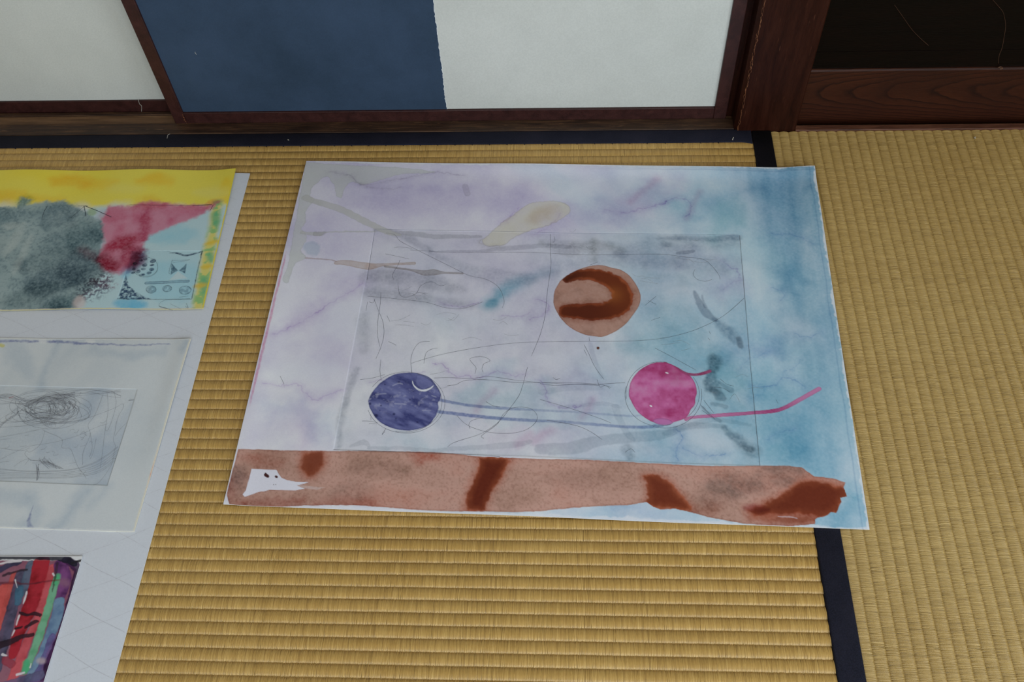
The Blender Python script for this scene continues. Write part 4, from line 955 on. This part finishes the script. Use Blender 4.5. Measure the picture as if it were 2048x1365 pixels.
def yellow_work():
    cor = [(-1.190, -.0520), (-.7905, -.0540), (-.7852, -.3178), (-1.190, -.3215)]
    nu, nv = 560, 370
    XY, u, v = sheet_grid(cor, nu, nv)
    A = Art(XY, lin((226, 228, 226)), .004); al = np.arange(A.n)
    # yellow ground over the top and the right margin
    A.cover(al, sst(.34, .24, v + (fbm(A.P, 30, 51, 4) - .5) * .10) * .97, (244, 226, 84))
    A.glaze(al, sst(.30, .1, v) * np.clip((fbm(A.P * np.array([.5, 1]), 40, 52, 3) - .5) * 2.5, 0, 1) * .4, (244, 218, 60))
    for (x, y, rx, ry, c, a) in [(140, 362, 44, 12, (222, 178, 26), .85), (200, 370, 30, 10, (226, 190, 40), .6), (310, 362, 40, 12, (226, 184, 34), .75), (10, 390, 50, 14, (224, 186, 50), .7), (90, 400, 40, 8, (222, 184, 60), .6), (455, 380, 14, 26, (232, 198, 40), .7), (300, 400, 22, 6, (220, 178, 50), .6)]:
        A.wash(x, y, rx, ry, c, a * .6, 0, soft=9, warp=8)
    A.lift(420, 385, 40, 10, (240, 228, 120), .6, 0, soft=8, warp=6); A.lift(250, 380, 40, 9, (240, 228, 120), .5, 0, soft=8, warp=6)
    # pale turquoise over the right half below the yellow
    lo = sst(.26, .33, v + (fbm(A.P, 12, 53, 3) - .5) * .06)
    A.cover(al, lo * sst(.40, .52, u + (A.m - .5) * .06) * .97, (194, 222, 228))
    A.wash(260, 610, 30, 14, (130, 196, 222), .8, 0, soft=6, warp=4); A.wash(330, 470, 60, 20, (170, 212, 222), .5, 0, soft=8)
    A.wash(345, 560, 60, 40, (176, 216, 226), .35, 0, soft=8)
    # green and yellow right margin
    idx, d, t = A.d_line([(437, 405), (428, 450), (418, 500), (406, 560), (396, 616)], [10, 13, 15, 17, 14], 14, 3, 1)
    k = sst(6.5, -5, d)
    A.cover(idx, k * .9, (228, 214, 104))
    gg = np.sin(t * 30 + 3 * A.m[idx] * 4)
    A.cover(idx, k * np.clip(gg * 1.2 + .25, 0, 1) * .85, (136, 196, 128))
    for (x, y, rx, ry) in [(432, 440, 8, 16), (408, 570, 8, 16), (420, 515, 6, 10)]:
        i2, d2, _ = A.d_ell(x, y, rx, ry, 0, 12, 2, 1); A.cover(i2, sst(5, -4, d2) * .8, (106, 184, 136))
    for (x, y, rx, ry, c) in [(425, 485, 16, 4, (232, 196, 60)), (414, 533, 14, 4, (232, 196, 60)), (400, 570, 14, 5, (226, 192, 70))]:
        i2, d2, _ = A.d_ell(x, y, rx, ry, -.2, 12, 2, 1); A.cover(i2, sst(4, -4, d2) * .8, c)
    A.cover(al, sst(2.2, 1.2, (1 - u) * 400 + A.fx * 1.5) * .9, (236, 214, 70))
    # slate-green mass
    sl = [(-120, 420), (-40, 412), (30, 414), (44, 396), (62, 402), (52, 412), (90, 404), (130, 402), (158, 416), (190, 432), (206, 440), (210, 470), (205, 496), (214, 520), (206, 548), (190, 570), (168, 592), (150, 622), (-120, 630)]
    idx, d, _ = A.d_poly(sl, 18, 5, 3.5)
    k = sst(4.2, -4.2, d)
    Pi = A.P[idx]
    A.cover(idx, k * .96, (156, 176, 178))
    q = fbm(Pi * np.array([.8, 1]), 44, 55, 5); g2 = fbm(Pi, 3.2, 56, 3); rot = Pi @ np.array([[.6, .8], [-.8, .6]])
    q2 = fbm(rot * np.array([.35, 1]), 18, 57, 4)
    A.glaze(idx, k * np.clip((q - .40) * 3.0, 0, 1) * .6, (140, 160, 168), .5)
    A.glaze(idx, k * np.clip((q2 - .46) * 3.2, 0, 1) * .55, (140, 158, 166), .5)
    A.glaze(idx, k * np.clip((g2 - .5) * 4, 0, 1) * .5, (150, 164, 170))
    A.cover(idx, k * np.clip((.40 - q) * 4, 0, 1) * .5, (176, 188, 186))
    for (x, y, rx, ry, c, a) in [(110, 560, 60, 26, (120, 138, 150), .85), (150, 540, 40, 30, (116, 132, 146), .8), (60, 590, 60, 16, (126, 146, 150), .7), (170, 470, 40, 30, (138, 160, 164), .7), (120, 430, 40, 22, (140, 158, 168), .7), (90, 520, 60, 20, (130, 148, 154), .6), (120, 610, 40, 12, (112, 142, 148), .8), (100, 418, 30, 10, (140, 164, 176), .5), (48, 404, 16, 8, (130, 160, 120), .7)]:
        i2, d2, _ = A.d_ell(x, y, rx, ry, -.3, 18, 5, 2); A.glaze(i2, sst(9, -7, d2) * a * .7, c, .5)
    for (x, y, rx, ry, an) in [(30, 480, 40, 8, -1.0), (22, 452, 18, 6, 0), (45, 510, 46, 6, -1.1), (18, 456, 6, 3, 0)]:
        i2, d2, _ = A.d_ell(x, y, rx, ry, an, 12, 3, 2); A.cover(i2, sst(6, -4, d2) * .40, (196, 206, 202))
    i2, d2, _ = A.d_ell(185, 424, 10, 7, 0, 8, 2, 1); A.cover(i2, sst(3, -3, d2) * .7, (156, 180, 130))
    # crimson cloud running down the middle
    pk = [(218, 412), (260, 412), (305, 402), (360, 410), (420, 410), (440, 402), (426, 418), (390, 436), (340, 456), (300, 470), (286, 486), (284, 505), (272, 528), (244, 548), (228, 546), (210, 540), (198, 524), (200, 508), (206, 498), (210, 486), (204, 460), (206, 438)]
    idx, d, _ = A.d_poly(pk, 16, 2.5, 3.0)
    k = sst(4.5, -4.5, d)
    A.cover(idx, k * .92, (212, 132, 156)); q = fbm(A.P[idx], 18, 58, 4)
    A.glaze(idx, k * np.clip((q - .42) * 2.6, 0, 1) * .5, (206, 120, 150), .3)
    for (x, y, rx, ry, an, c, a) in [(240, 490, 34, 12, -.4, (176, 40, 84), .9), (290, 450, 12, 34, .25, (186, 70, 112), .75), (214, 528, 26, 14, .3, (150, 30, 70), .95), (180, 508, 30, 9, .2, (150, 50, 84), .7), (262, 512, 20, 22, .4, (172, 48, 92), .8), (230, 430, 30, 14, 0, (204, 108, 140), .4), (276, 520, 10, 22, .3, (130, 60, 110), .8), (380, 420, 40, 8, -.1, (220, 150, 170), .4), (300, 412, 30, 6, 0, (200, 60, 90), .5), (430, 404, 12, 5, -.3, (206, 80, 90), .7)]:
        i2, d2, _ = A.d_ell(x, y, rx, ry, an, 16, 6, 3); A.glaze(i2, sst(8, -6, d2) * a * .85, c, .35)
    for (x, y, rx, ry, an, a) in [(200, 560, 26, 8, -.2, .6), (216, 572, 20, 6, -.1, .75), (180, 585, 24, 7, -.5, .4)]:
        i2, d2, _ = A.d_ell(x, y, rx, ry, an, 14, 4, 2); A.glaze(i2, sst(5, -5, d2) * a * np.clip((A.g[i2] - .3) * 2.4, 0, 1), (160, 50, 90))
    i2, d2, _ = A.d_ell(190, 575, 40, 24, -.5, 14, 3, 3); A.glaze(i2, sst(8, -8, d2) * np.clip((A.g[i2] - .42) * 4, 0, 1) * .8, (110, 110, 128))
    i2, d2, _ = A.d_ell(160, 606, 12, 14, .5, 8, 2, 1); A.cover(i2, sst(4, -4, d2) * .7, (222, 206, 204))
    # little printing plate: blue bloom, speckled corner, ovals
    quad = [(264, 502), (406, 502), (382, 598), (235, 599)]
    i0, dpl, _ = A.d_poly(quad, 6); dplate = np.full(A.n, 99.); dplate[i0] = dpl
    A.glaze(i0, sst(.2, -.4, dpl) * .15, (160, 208, 220))
    i2, d2, _ = A.d_poly([(252, 550), (256, 566), (266, 580), (282, 590), (302, 598), (235, 600)], 6, .6, .8); A.glaze(i2, sst(1.2, -1.4, d2) * np.clip((A.g[i2] - .25) * 2.4, 0, 1), (78, 92, 116))
    i2, d2, _ = A.d_poly([(264, 504), (290, 506), (284, 520), (272, 534), (262, 545), (250, 550)], 6, 1, 1); A.glaze(i2, sst(3, -3, d2) * .6, (126, 110, 150))
    i2, d2, _ = A.d_ell(252, 545, 10, 14, .3, 8, 1, 1); A.glaze(i2, sst(4, -4, d2) * .4, (130, 200, 226))
    DK = (72, 84, 104)
    def dab(pts, w, a=.72, soft=.6, fine=.6, c=DK): A.stroke(pts, w, c, a, soft=soft, fine=fine, gran=.6)
    dab([(339, 506), (352, 506), (362, 509), (374, 511), (386, 508), (398, 505), (404, 503)], [1.2, 2.6, 3.2, 3.2, 2.8, 2.2, 2.4]); dab([(404, 504), (400, 520), (394, 545), (388, 575), (383, 597)], [2, 1.3, 1.1, 1.0, 1.2]); dab([(236, 598), (300, 598), (382, 598)], [1.2, .8, .8], .6)
    dab([(264, 503), (300, 502), (340, 503)], [.6, .6, .6], .5)
    for (x, y, rx, ry) in [(306, 522, 6, 4), (290, 518, 4, 2.5), (282, 521, 3, 2), (289, 530, 5, 3), (304, 530, 4.5, 1.6), (303, 539, 5, 3.2), (287, 538, 5, 2.6), (270, 527, 4, 3), (277, 543, 4, 3), (268, 538, 4, 2.4), (298, 546, 5, 2.6), (284, 550, 6, 2.2), (266, 546, 4, 2)]:
        i2, d2, _ = A.d_ell(x, y, rx, ry, -.2, 4, .3, .6); A.glaze(i2, sst(.8, -.6, d2) * .75, (74, 88, 110), .6)
    for pl in [[(343, 527), (356, 541), (341, 549)], [(373, 527), (358, 541), (370, 547)]]:
        i2, d2, _ = A.d_poly(pl, 4, .2, .5); A.glaze(i2, sst(.6, -.6, d2) * .75, (86, 104, 118), .5)
    i2, d2, _ = A.d_poly([(356, 543), (338, 560), (374, 556)], 4, .2, .5); A.cover(i2, sst(.8, -.6, d2) * .6, (216, 226, 226))
    i2, d2, _ = A.d_line([(292, 566), (376, 562)], 4.2, 4, .2, .5); A.glaze(i2, np.exp(-((d2 + .4) / .45) ** 2) * .75, (90, 104, 122)); A.glaze(i2, sst(.5, -.5, d2) * .4, (136, 146, 160), .5)
    for (x, y, rx, ry) in [(302, 579, 10, 7), (334, 577, 9, 6), (370, 580, 12, 8)]:
        i2, d2, _ = A.d_ell(x, y, rx, ry, -.2, 4, .3, .7); A.glaze(i2, sst(.8, -.6, d2) * .5 * np.clip((A.g[i2] - .2) * 2, 0, 1), (96, 112, 130)); A.glaze(i2, np.exp(-((d2) / .4) ** 2) * .4, (100, 116, 134))
    A.cover(al, sst(1.6, .6, (1 - v) * 265 + A.fx * 2) * .8, (216, 206, 200))
    cz = np.array(cor)
    def zraw(u_, v_):
        return .0030 + .0016 * np.sin(u_ * 13.5 - .8) * np.exp(-(v_ / .35) ** 2) + .0014 * np.exp(-((1 - v_) / .2) ** 2) * np.sin(u_ * 11 + 1.2) + .0022 * np.exp(-((1 - u_) / .06) ** 2) * np.exp(-(v_ / .25) ** 2) + .0011
    Z = np.maximum(zraw(u, v), .0026) - .0004 * sst(.4, -.4, dplate)
    def zf(Q):
        u_ = (Q[:, 0] + 1.190) / .4025; v_ = (-.053 - Q[:, 1]) / .2655
        return np.maximum(zraw(np.clip(u_, 0, 1), np.clip(v_, 0, 1)), .0026) + .00015
    root = empty('watercolour_print', (-.98, -.19, .0013)); tag(root, 'wavy yellow, slate green and crimson watercolour with small etched plate', 'painting')
    build_sheet(root, XY, Z, A.C, nu, nv, .0009, 'paper_sheet', [('etched_plate', dplate < 0)], edge_rgb=(222, 208, 110))
    B = [([(155, 412), (175, 411.5)], .0007), ([(168, 413), (155, 424), (141, 436)], .0006), ([(168, 412), (172, 433)], .0009), ([(170, 412), (195, 422), (223, 435)], .0010), ([(95, 412), (88, 425), (84, 438)], .0007),
         ([(260, 411), (320, 411), (380, 410.5), (424, 409)], .0004), ([(385, 410.5), (424, 409.5)], .0008), ([(421, 421), (424, 414), (427, 410)], .0008)]
    tag(lines_part(root, 'crayon_lines', B, zf, M_BLACK, jit=.0002, zb=.004), kind='stuff')
    def ring(cx, cy, rx, ry, a0=0, a1=6.3, n=18): return [(cx + rx * math.cos(a0 + (a1 - a0) * i / n), cy + ry * math.sin(a0 + (a1 - a0) * i / n)) for i in range(n + 1)]
    Ls = [ring(291, 535, 25, 20), ring(292, 534, 24, 19, .3, 5), [(380, 597), (330, 600), (318, 612), (340, 618)], [(318, 612), (345, 620)], [(340, 607), (362, 618)], [(370, 612), (376, 616), (372, 606)], [(344, 522), (380, 520)], [(346, 526), (378, 521)], ring(302, 579, 10, 7), ring(334, 577, 9, 6), ring(370, 580, 12, 8), [(358, 594), (376, 592)], [(345, 520), (338, 545), (342, 548)], [(160, 620), (250, 621), (330, 621), (405, 620)], [(0, 623), (60, 622), (120, 621)]]
    tag(lines_part(root, 'drawn_outlines', Ls, zf, M_BLACK, w=.0003, zb=.004), kind='stuff')
yellow_work()

def grey_work():
    cor = [(-1.190, -.3660), (-.7905, -.3693), (-.7978, -.6458), (-1.200, -.6372)]
    nu, nv = 420, 300
    XY, u, v = sheet_grid(cor, nu, nv)
    A = Art(XY, lin((226, 229, 230)), .003); al = np.arange(A.n)
    rot = A.P @ np.array([[.88, .47], [-.47, .88]])
    q = fbm(rot * np.array([1, .22]), 44, 61, 4); q2 = fbm(A.P, 60, 62, 4)
    A.glaze(al, np.clip((q - .36) * 2.2, 0, 1) * .55 * sst(1.05, .5, u), (186, 198, 208), .12)
    A.glaze(al, .35 + np.clip((q2 - .40) * 2, 0, 1) * .4, (200, 208, 214), .1)
    for pts, w, a in [([(180, 700), (240, 712), (320, 705)], 12, .45), ([(120, 690), (90, 740), (80, 775)], 12, .5), ([(30, 700), (50, 740)], 26, .45), ([(60, 990), (70, 1030), (40, 1055)], 16, .5), ([(170, 980), (130, 1030), (100, 1058)], [16, 12, 14], .6), ([(210, 975), (180, 1010)], [10, 8], .4), ([(0, 990), (40, 1000)], 20, .45), ([(365, 700), (376, 690)], 7, .7)]:
        A.stroke(pts, w, (176, 192, 206), a * .8, soft=8, warp=8, fine=2)
    for pts, w, a in [([(0, 683), (60, 682), (120, 684), (190, 688), (260, 690), (340, 690)], [4, 3, 4, 3, 2.4, 1.5], .75), ([(60, 1030), (56, 1048), (64, 1055)], [1.6, 5, 3], .55), ([(90, 1060), (140, 1062)], [5, 4], .8)]:
        A.stroke(pts, w, (146, 152, 188), a, soft=1.2, warp=1.5, fine=1.6, gran=.5)
    A.stroke([(55, 1042), (66, 1012)], [2.5, .6], (150, 156, 190), .6, soft=.6)
    A.stroke([(0, 690), (6, 692)], 5, (224, 214, 120), .8, soft=1)
    A.lift(85, 682, 8, 5, (232, 234, 234), .8, 0, 2, 1); A.lift(180, 683, 10, 3, (232, 234, 234), .8, 0, 2, 1)
    quad = [(-140, 766), (275, 779), (214, 971), (-200, 955)]
    i0, dpl, _ = A.d_poly(quad, 6); dplate = np.full(A.n, 99.); dplate[i0] = dpl
    A.glaze(i0, sst(.2, -.4, dpl) * (.15 + .5 * (A.b[i0] - .3)), (192, 202, 212))
    A.glaze(i0, sst(.2, -.4, dpl) * np.clip((fbm(A.P[i0], 40, 66, 3) - .48) * 3, 0, 1) * .55, (178, 192, 208))
    A.glaze(i0, np.exp(-((dpl + .2) / .4) ** 2) * .3, (140, 146, 152))
    A.stroke([(18, 795), (26, 793)], [1.5, .6], (214, 110, 110), .8, soft=.5)
    # cream deckled right edge with a pinkish stain
    eR = (1 - u) * 395 + A.fx * 1.5
    A.cover(al, sst(2.6, 1.2, eR) * .85, (236, 230, 212))
    idx, d, t = A.d_line([(323, 886), (316, 910), (305, 945), (298, 975), (292, 995), (284, 1020)], [1, 2.4, 3.4, 4, 2.6, 1.2], 5, .4, .7); A.glaze(idx, sst(.9, -.9, d) * .75, (226, 160, 146), .3)
    A.cover(al, sst(2, .8, v * 276 + A.fx * 2) * .6, (236, 236, 232)); A.cover(al, sst(2.5, 1, (1 - v) * 276 + A.fx * 2) * .7, (238, 240, 240))
    def zraw(u_, v_): return .0026 + .0032 * np.exp(-((1 - u_) / .045) ** 2) * np.exp(-((v_ - .25) / .45) ** 2) + .0006 * np.sin(u_ * 9 + v_ * 4)
    Z = zraw(u, v) - .0005 * sst(.4, -.4, dplate)
    def zf(Q):
        u_ = np.clip((Q[:, 0] + 1.195) / .4, 0, 1); v_ = np.clip((-.3675 - Q[:, 1]) / .2745, 0, 1)
        return zraw(u_, v_) - .0002
    root = empty('drypoint_print', (-.99, -.505, .0013)); tag(root, 'pale grey print of tangled scribbled lines on thick deckled paper', 'print')
    build_sheet(root, XY, Z, A.C, nu, nv, .0012, 'paper_sheet', [('printed_plate', dplate < 0)], edge_rgb=(232, 226, 206))
    r = random.Random(21); L = []
    def ell(cx, cy, rx, ry, an, a0, a1, n=26):
        return [(cx + rx * math.cos(a0 + (a1 - a0) * i / n) * math.cos(an) - ry * math.sin(a0 + (a1 - a0) * i / n) * math.sin(an), cy + rx * math.cos(a0 + (a1 - a0) * i / n) * math.sin(an) + ry * math.sin(a0 + (a1 - a0) * i / n) * math.cos(an)) for i in range(n + 1)]
    for k in range(34):   # the tangle
        L.append(ell(94 + r.gauss(0, 14), 818 + r.gauss(0, 7), r.uniform(24, 72), r.uniform(9, 30), r.uniform(-.25, .2), r.uniform(0, 6), r.uniform(8, 12)))
    for k in range(9):
        L.append(ell(122 + r.gauss(0, 8), 812 + r.gauss(0, 6), r.uniform(6, 24), r.uniform(6, 22), r.uniform(-.6, .6), 0, 6.6))
    for k in range(12):   # strands sweeping out to the left
        y = 800 + r.uniform(-8, 12); L.append([(-30, y + r.gauss(0, 6)), (20, y + r.gauss(0, 3)), (60, 806 + r.gauss(0, 5)), (100, 796 + r.gauss(0, 8)), (150, 790 + r.gauss(0, 8))])
    for k in range(5): L.append([(-10, 858 + r.gauss(0, 6)), (14, 842 + r.gauss(0, 3)), (30, 828 + r.gauss(0, 2)), (38, 822)])
    for k in range(6): L.append([(110, 795 + r.gauss(0, 4)), (160, 788 + r.gauss(0, 4)), (210, 786 + r.gauss(0, 4)), (242, 786 + r.gauss(0, 6))])
    for k in range(7):    # fan of curves along the lower right
        o = k * 4.2 + r.gauss(0, 1); L.append([(-20, 935 + o), (40, 942 + o * .6), (110, 942 + o * .6), (160, 935 + o * .7), (200, 918 + o), (236, 892 + o * .9)])
    L += [[(0, 855), (60, 852), (120, 848), (170, 838), (205, 826), (230, 816), (245, 808), (246, 816), (238, 830), (232, 848), (230, 862), (226, 880), (230, 892), (226, 912), (222, 930), (200, 962), (186, 970)], [(214, 784), (216, 820), (210, 860), (205, 900), (200, 935)], [(206, 790), (190, 830), (176, 850), (180, 870), (166, 905), (165, 930)], [(228, 784), (232, 808), (224, 840), (216, 860)],
          [(0, 875), (40, 868), (80, 860), (92, 864), (120, 876), (125, 884), (124, 896), (140, 898), (148, 915), (156, 935), (168, 950), (172, 958)], [(0, 920), (30, 905), (60, 893), (110, 885), (160, 870), (190, 856), (215, 848)], [(180, 865), (184, 895), (178, 915)], [(192, 878), (186, 905), (180, 918)], [(254, 845), (240, 858), (230, 872)], [(90, 862), (80, 890), (60, 905), (54, 902), (50, 910), (62, 922)],
          [(92, 906), (100, 905)], [(104, 904), (109, 905), (106, 911)], [(160, 870), (166, 864), (172, 868), (166, 876), (160, 874)], [(168, 868), (174, 872)], [(0, 926), (10, 924), (18, 924)], [(256, 802), (262, 799), (268, 800)], [(257, 801), (266, 801)], [(258, 802), (268, 799)], [(28, 934), (40, 925), (58, 918), (50, 930)], [(0, 880), (20, 878)], [(-10, 895), (40, 902), (60, 896)]]
    for k in range(9): L.append([(88 + k * 2.6, 842 + r.gauss(0, 1)), (92 + k * 2.4, 852 + r.gauss(0, 2))])
    for k in range(8): L.append([(72 + k * .8, 932 + r.gauss(0, 4)), (74 + k * .6, 950 + r.gauss(0, 6)), (73, 962)])
    for k in range(10): L.append([(78 + k * 2.2, 918 + r.gauss(0, 2)), (82 + k * 2.4, 926 + r.gauss(0, 3)), (96 + k * 2.0, 934 + r.gauss(0, 3))])
    for k in range(6): L.append([(66 + r.gauss(0, 10), 924 + r.gauss(0, 4)), (96, 926 + r.gauss(0, 4)), (118 + r.gauss(0, 6), 938)])
    for k in range(26):
        x = r.uniform(5, 230); y = r.uniform(790, 955); dx = r.uniform(4, 16); L.append([(x, y), (x + dx / 2, y - r.uniform(-2, 4)), (x + dx, y - r.uniform(0, 7))])
    tag(lines_part(root, 'drypoint_lines', L, zf, M_PENCIL, w=.00025, seed=4, zb=.003), kind='stuff')
grey_work()

def red_work():
    cor = [(-1.150, -.6795), (-.8515, -.6769), (-.8533, -.8480), (-1.150, -.8490)]
    nu, nv = 420, 300
    XY, u, v = sheet_grid(cor, nu, nv)
    A = Art(XY, lin((232, 232, 234)), .003); al = np.arange(A.n)
    def bar(pts, w, c, a=.92, soft=.8, warp=.6, fine=1.2, mot=.4, c2=None):
        i, d, t = A.d_line(pts, w, 6, warp, fine); k = sst(soft, -soft, d) * a
        A.cover(i, k, c); q = fbm(A.P[i], 9, 71 + len(pts), 3)
        A.glaze(i, k * np.clip((q - .42) * 2.6, 0, 1) * mot, c2 or tuple(int(x * .8) for x in c), .2)
        A.glaze(i, np.exp(-((d + .4) / .5) ** 2) * .25 * a, c)
    i2, d2, _ = A.d_poly([(-160, 1122), (140, 1122), (152, 1140), (130, 1230), (92, 1360), (80, 1420), (-160, 1420)], 6, .5, .8); A.cover(i2, sst(.8, -.8, d2) * .9, (150, 84, 104)); A.glaze(i2, sst(.8, -.8, d2) * A.m[i2], (190, 150, 180))
    bar([(-60, 1150), (-90, 1400)], 60, (190, 70, 80))
    bar([(8, 1180), (-10, 1260), (-30, 1380)], [16, 20, 20], (214, 92, 86)); bar([(30, 1150), (20, 1180), (2, 1260)], [10, 10, 8], (206, 96, 92))
    bar([(40, 1150), (28, 1200), (10, 1270), (-10, 1340)], [12, 12, 14, 16], (86, 86, 112), mot=.6)
    bar([(60, 1130), (50, 1170), (40, 1190)], [10, 12, 9], (96, 110, 132), mot=.5); bar([(38, 1180), (36, 1205)], [10, 8], (74, 112, 138))
    bar([(82, 1128), (72, 1180), (56, 1225), (40, 1260), (26, 1310)], [20, 19, 17, 15, 10], (178, 34, 48), mot=.7, c2=(140, 24, 44))
    bar([(104, 1135), (98, 1160), (84, 1210), (72, 1245), (52, 1290), (34, 1335), (20, 1370)], [8, 8, 9, 9, 10, 11, 11], (208, 92, 100), mot=.4)
    bar([(118, 1130), (128, 1150), (128, 1170), (118, 1200)], [12, 16, 14, 10], (128, 72, 132), mot=.7, c2=(90, 60, 120))
    bar([(118, 1205), (112, 1240), (100, 1270), (88, 1300), (70, 1340), (60, 1375)], [12, 14, 12, 10, 12, 20], (118, 152, 180), mot=.5, c2=(96, 120, 170))
    bar([(104, 1275), (96, 1300), (84, 1330), (70, 1365)], [8, 9, 9, 12], (110, 92, 150), .8, mot=.5)
    bar([(112, 1160), (104, 1190), (92, 1230), (76, 1280), (60, 1320), (52, 1340)], [8, 9, 9, 9.5, 9, 8], (122, 186, 150), mot=.5, c2=(80, 170, 120))
    i2, d2, _ = A.d_line([(115, 1154), (112, 1166)], 7, 4, .4, .6); A.cover(i2, sst(1.5, -1.5, d2) * .8, (84, 184, 130)); i2, d2, _ = A.d_line([(52, 1326), (50, 1342)], 8, 4, .4, .6); A.cover(i2, sst(1.5, -1.5, d2) * .8, (72, 178, 124))
    bar([(114, 1128), (112, 1145), (104, 1185)], [3, 3, 1], (60, 40, 50), .7)
    # dark violet frame at the right, black top
    bar([(130, 1120), (150, 1132), (154, 1146), (148, 1160), (142, 1190), (132, 1225), (122, 1256), (112, 1290), (98, 1325), (88, 1365)], [8, 10, 7, 6, 6, 6, 5, 7, 9, 10], (66, 30, 78), mot=.7, c2=(40, 18, 60))
    bar([(-120, 1118), (0, 1116), (60, 1116), (110, 1117), (132, 1120), (150, 1130)], [6, 5, 4.5, 6, 8, 5], (34, 34, 52), mot=.5, soft=.6)
    bar([(143, 1127), (152, 1125), (165, 1122)], [2.2, 3, 3.4], (44, 40, 48), soft=.4); 
    bar([(0, 1140), (20, 1130), (40, 1125)], [8, 7, 4], (56, 62, 92), .9); bar([(5, 1152), (38, 1142), (54, 1140)], [2.5, 3, 1.5], (52, 42, 56), .85); bar([(-10, 1168), (30, 1166), (60, 1168), (120, 1160)], [3, 3, 2, 1.5], (110, 40, 54), .6)
    for pts, w in [([(38, 1226), (55, 1230), (70, 1228), (79, 1232)], [2, 3, 3, 4]), ([(50, 1256), (62, 1248), (75, 1243)], [2, 4, 3]), ([(-10, 1294), (20, 1284), (44, 1274), (66, 1270)], [10, 7, 5, 4]), ([(30, 1258), (44, 1254)], [3, 2])]:
        bar(pts, w, (46, 28, 40), .92, soft=.6, mot=.3)
    for pts, w in [([(53, 1184), (49, 1200), (46, 1208)], [1.6, 2.6, .8]), ([(38, 1232), (33, 1250)], [2.4, 1.4]), ([(28, 1262), (24, 1272)], [2, 1]), ([(5, 1310), (12, 1312)], [3, 2]), ([(42, 1122), (20, 1124), (0, 1128)], [3, 3, 2]), ([(34, 1350), (48, 1346)], [3, 2]), ([(106, 1148), (108, 1152)], [2, 2]), ([(30, 1160), (34, 1176)], [1.4, .6]), ([(60, 1336), (62, 1328)], [1.6, 1])]:
        i2, d2, _ = A.d_line(pts, w, 3, .2, .5); A.cover(i2, sst(.5, -.5, d2) * .85, (230, 224, 228))
    i2, d2, _ = A.d_ell(82, 1322, 9, 6, 0, 6, 1, .6); A.cover(i2, sst(2.5, -2, d2) * .7, (196, 176, 178)); i2, d2, _ = A.d_ell(128, 1166, 12, 8, .2, 6, 1, .6); A.cover(i2, sst(3, -3, d2) * .5, (150, 110, 120))
    bar([(10, 1372), (40, 1362), (80, 1352)], [10, 9, 10], (104, 100, 134), .85, mot=.5); bar([(10, 1320), (24, 1330)], [8, 8], (160, 60, 76), .8)
    bar([(0, 1410), (80, 1400)], 40, (120, 90, 130), .7)
    A.cover(al, sst(1.2, .5, v * 185) * .9, (228, 228, 230))
    Z = .0026 + .0003 * np.sin(u * 8)
    root = empty('striped_watercolour', (-1.0, -.77, .0013)); tag(root, 'dense red, green and violet striped watercolour with black brush marks', 'painting')
    build_sheet(root, XY, Z, A.C, nu, nv, .0010, 'paper_sheet', edge_rgb=(226, 226, 228))
red_work()

# ------------------------------------------------------------------ lint and hairs
def thread(name, pts3, r, mat, label, cat, group=None):
    cu = bpy.data.curves.new(name, 'CURVE'); cu.dimensions = '3D'; cu.bevel_depth = r; cu.bevel_resolution = 1
    sp = cu.splines.new('POLY')
    P = np.array([tuple(p) for p in pts3]); 
    if len(P) > 2: P = spline(P, np.ones(len(P)))[0]
    sp.points.add(len(P) - 1)
    for k, p in enumerate(P): sp.points[k].co = (*p, 1)
    tmp = bpy.data.objects.new(name, cu); COL.objects.link(tmp)
    dg = bpy.context.evaluated_depsgraph_get(); me = bpy.data.meshes.new_from_object(tmp.evaluated_get(dg))
    bpy.data.objects.remove(tmp); me.name = name
    o = link(name, me, mat); tag(o, label, cat, group); return o
thread('lint_fibre', [at_y(x, y, .0815) for x, y in [(276, 197), (279, 208), (283, 212), (283, 223)]], .00025, M_LINT, 'pale curled lint fibre clinging to the plain white door rail', 'lint')
thread('lint_fibre', [at(x, y, .0016) for x, y in [(340, 268), (336, 270), (334, 277)]], .00028, M_LINT, 'small curled fibre on navy border where two doors overlap', 'lint')
thread('lint_fibre', [at(x, y, .0017) for x, y in [(576, 279.5), (577.5, 281)]], .0008, M_LINT, 'tiny white speck lying on the navy mat border below indigo paper', 'lint')
thread('lint_fibre', [at(x, y, .0017) for x, y in [(1467, 275), (1465, 279), (1466, 280)]], .0006, M_LINT, 'white lint crumb on the navy mat border by the post', 'lint')
thread('lint_fibre', [at_y(x, y, .0553) for x, y in [(390, 104), (391, 107), (393, 109)]], .00022, M_LINT, 'tiny pale fibre stuck on the indigo paper', 'lint')
thread('hair_strand', [at(x, y, KZ + .0016) for x, y in [(1789, 10), (1806, 34), (1823, 58), (1840, 76), (1857, 91)]], .00025, M_HAIR, 'straight thin hair lying on the dark alcove floor', 'hair')
thread('hair_strand', [at(x, y, KZ + .0016) for x, y in [(1982, -4), (1998, 14), (2007, 27), (2011, 51), (2008, 75), (2004, 96), (1998, 112), (1997, 127)]], .00028, M_HAIR, 'long curved hair trailing from alcove floor over its edge', 'hair')
thread('lint_fibre', [at(x, y, KZ + .0020) for x, y in [(1996, 136), (2001, 134), (2005, 137), (1999, 138)]], .0009, M_HAIR, 'brown dust tuft on the front edge of the alcove plank', 'lint')
thread('lint_fibre', [at(x, y, .0004) for x, y in [(1948, 276), (1951, 274), (1950, 278)]], .0005, M_LINT, 'small pale crumb on the olive tatami by the alcove strip', 'lint')
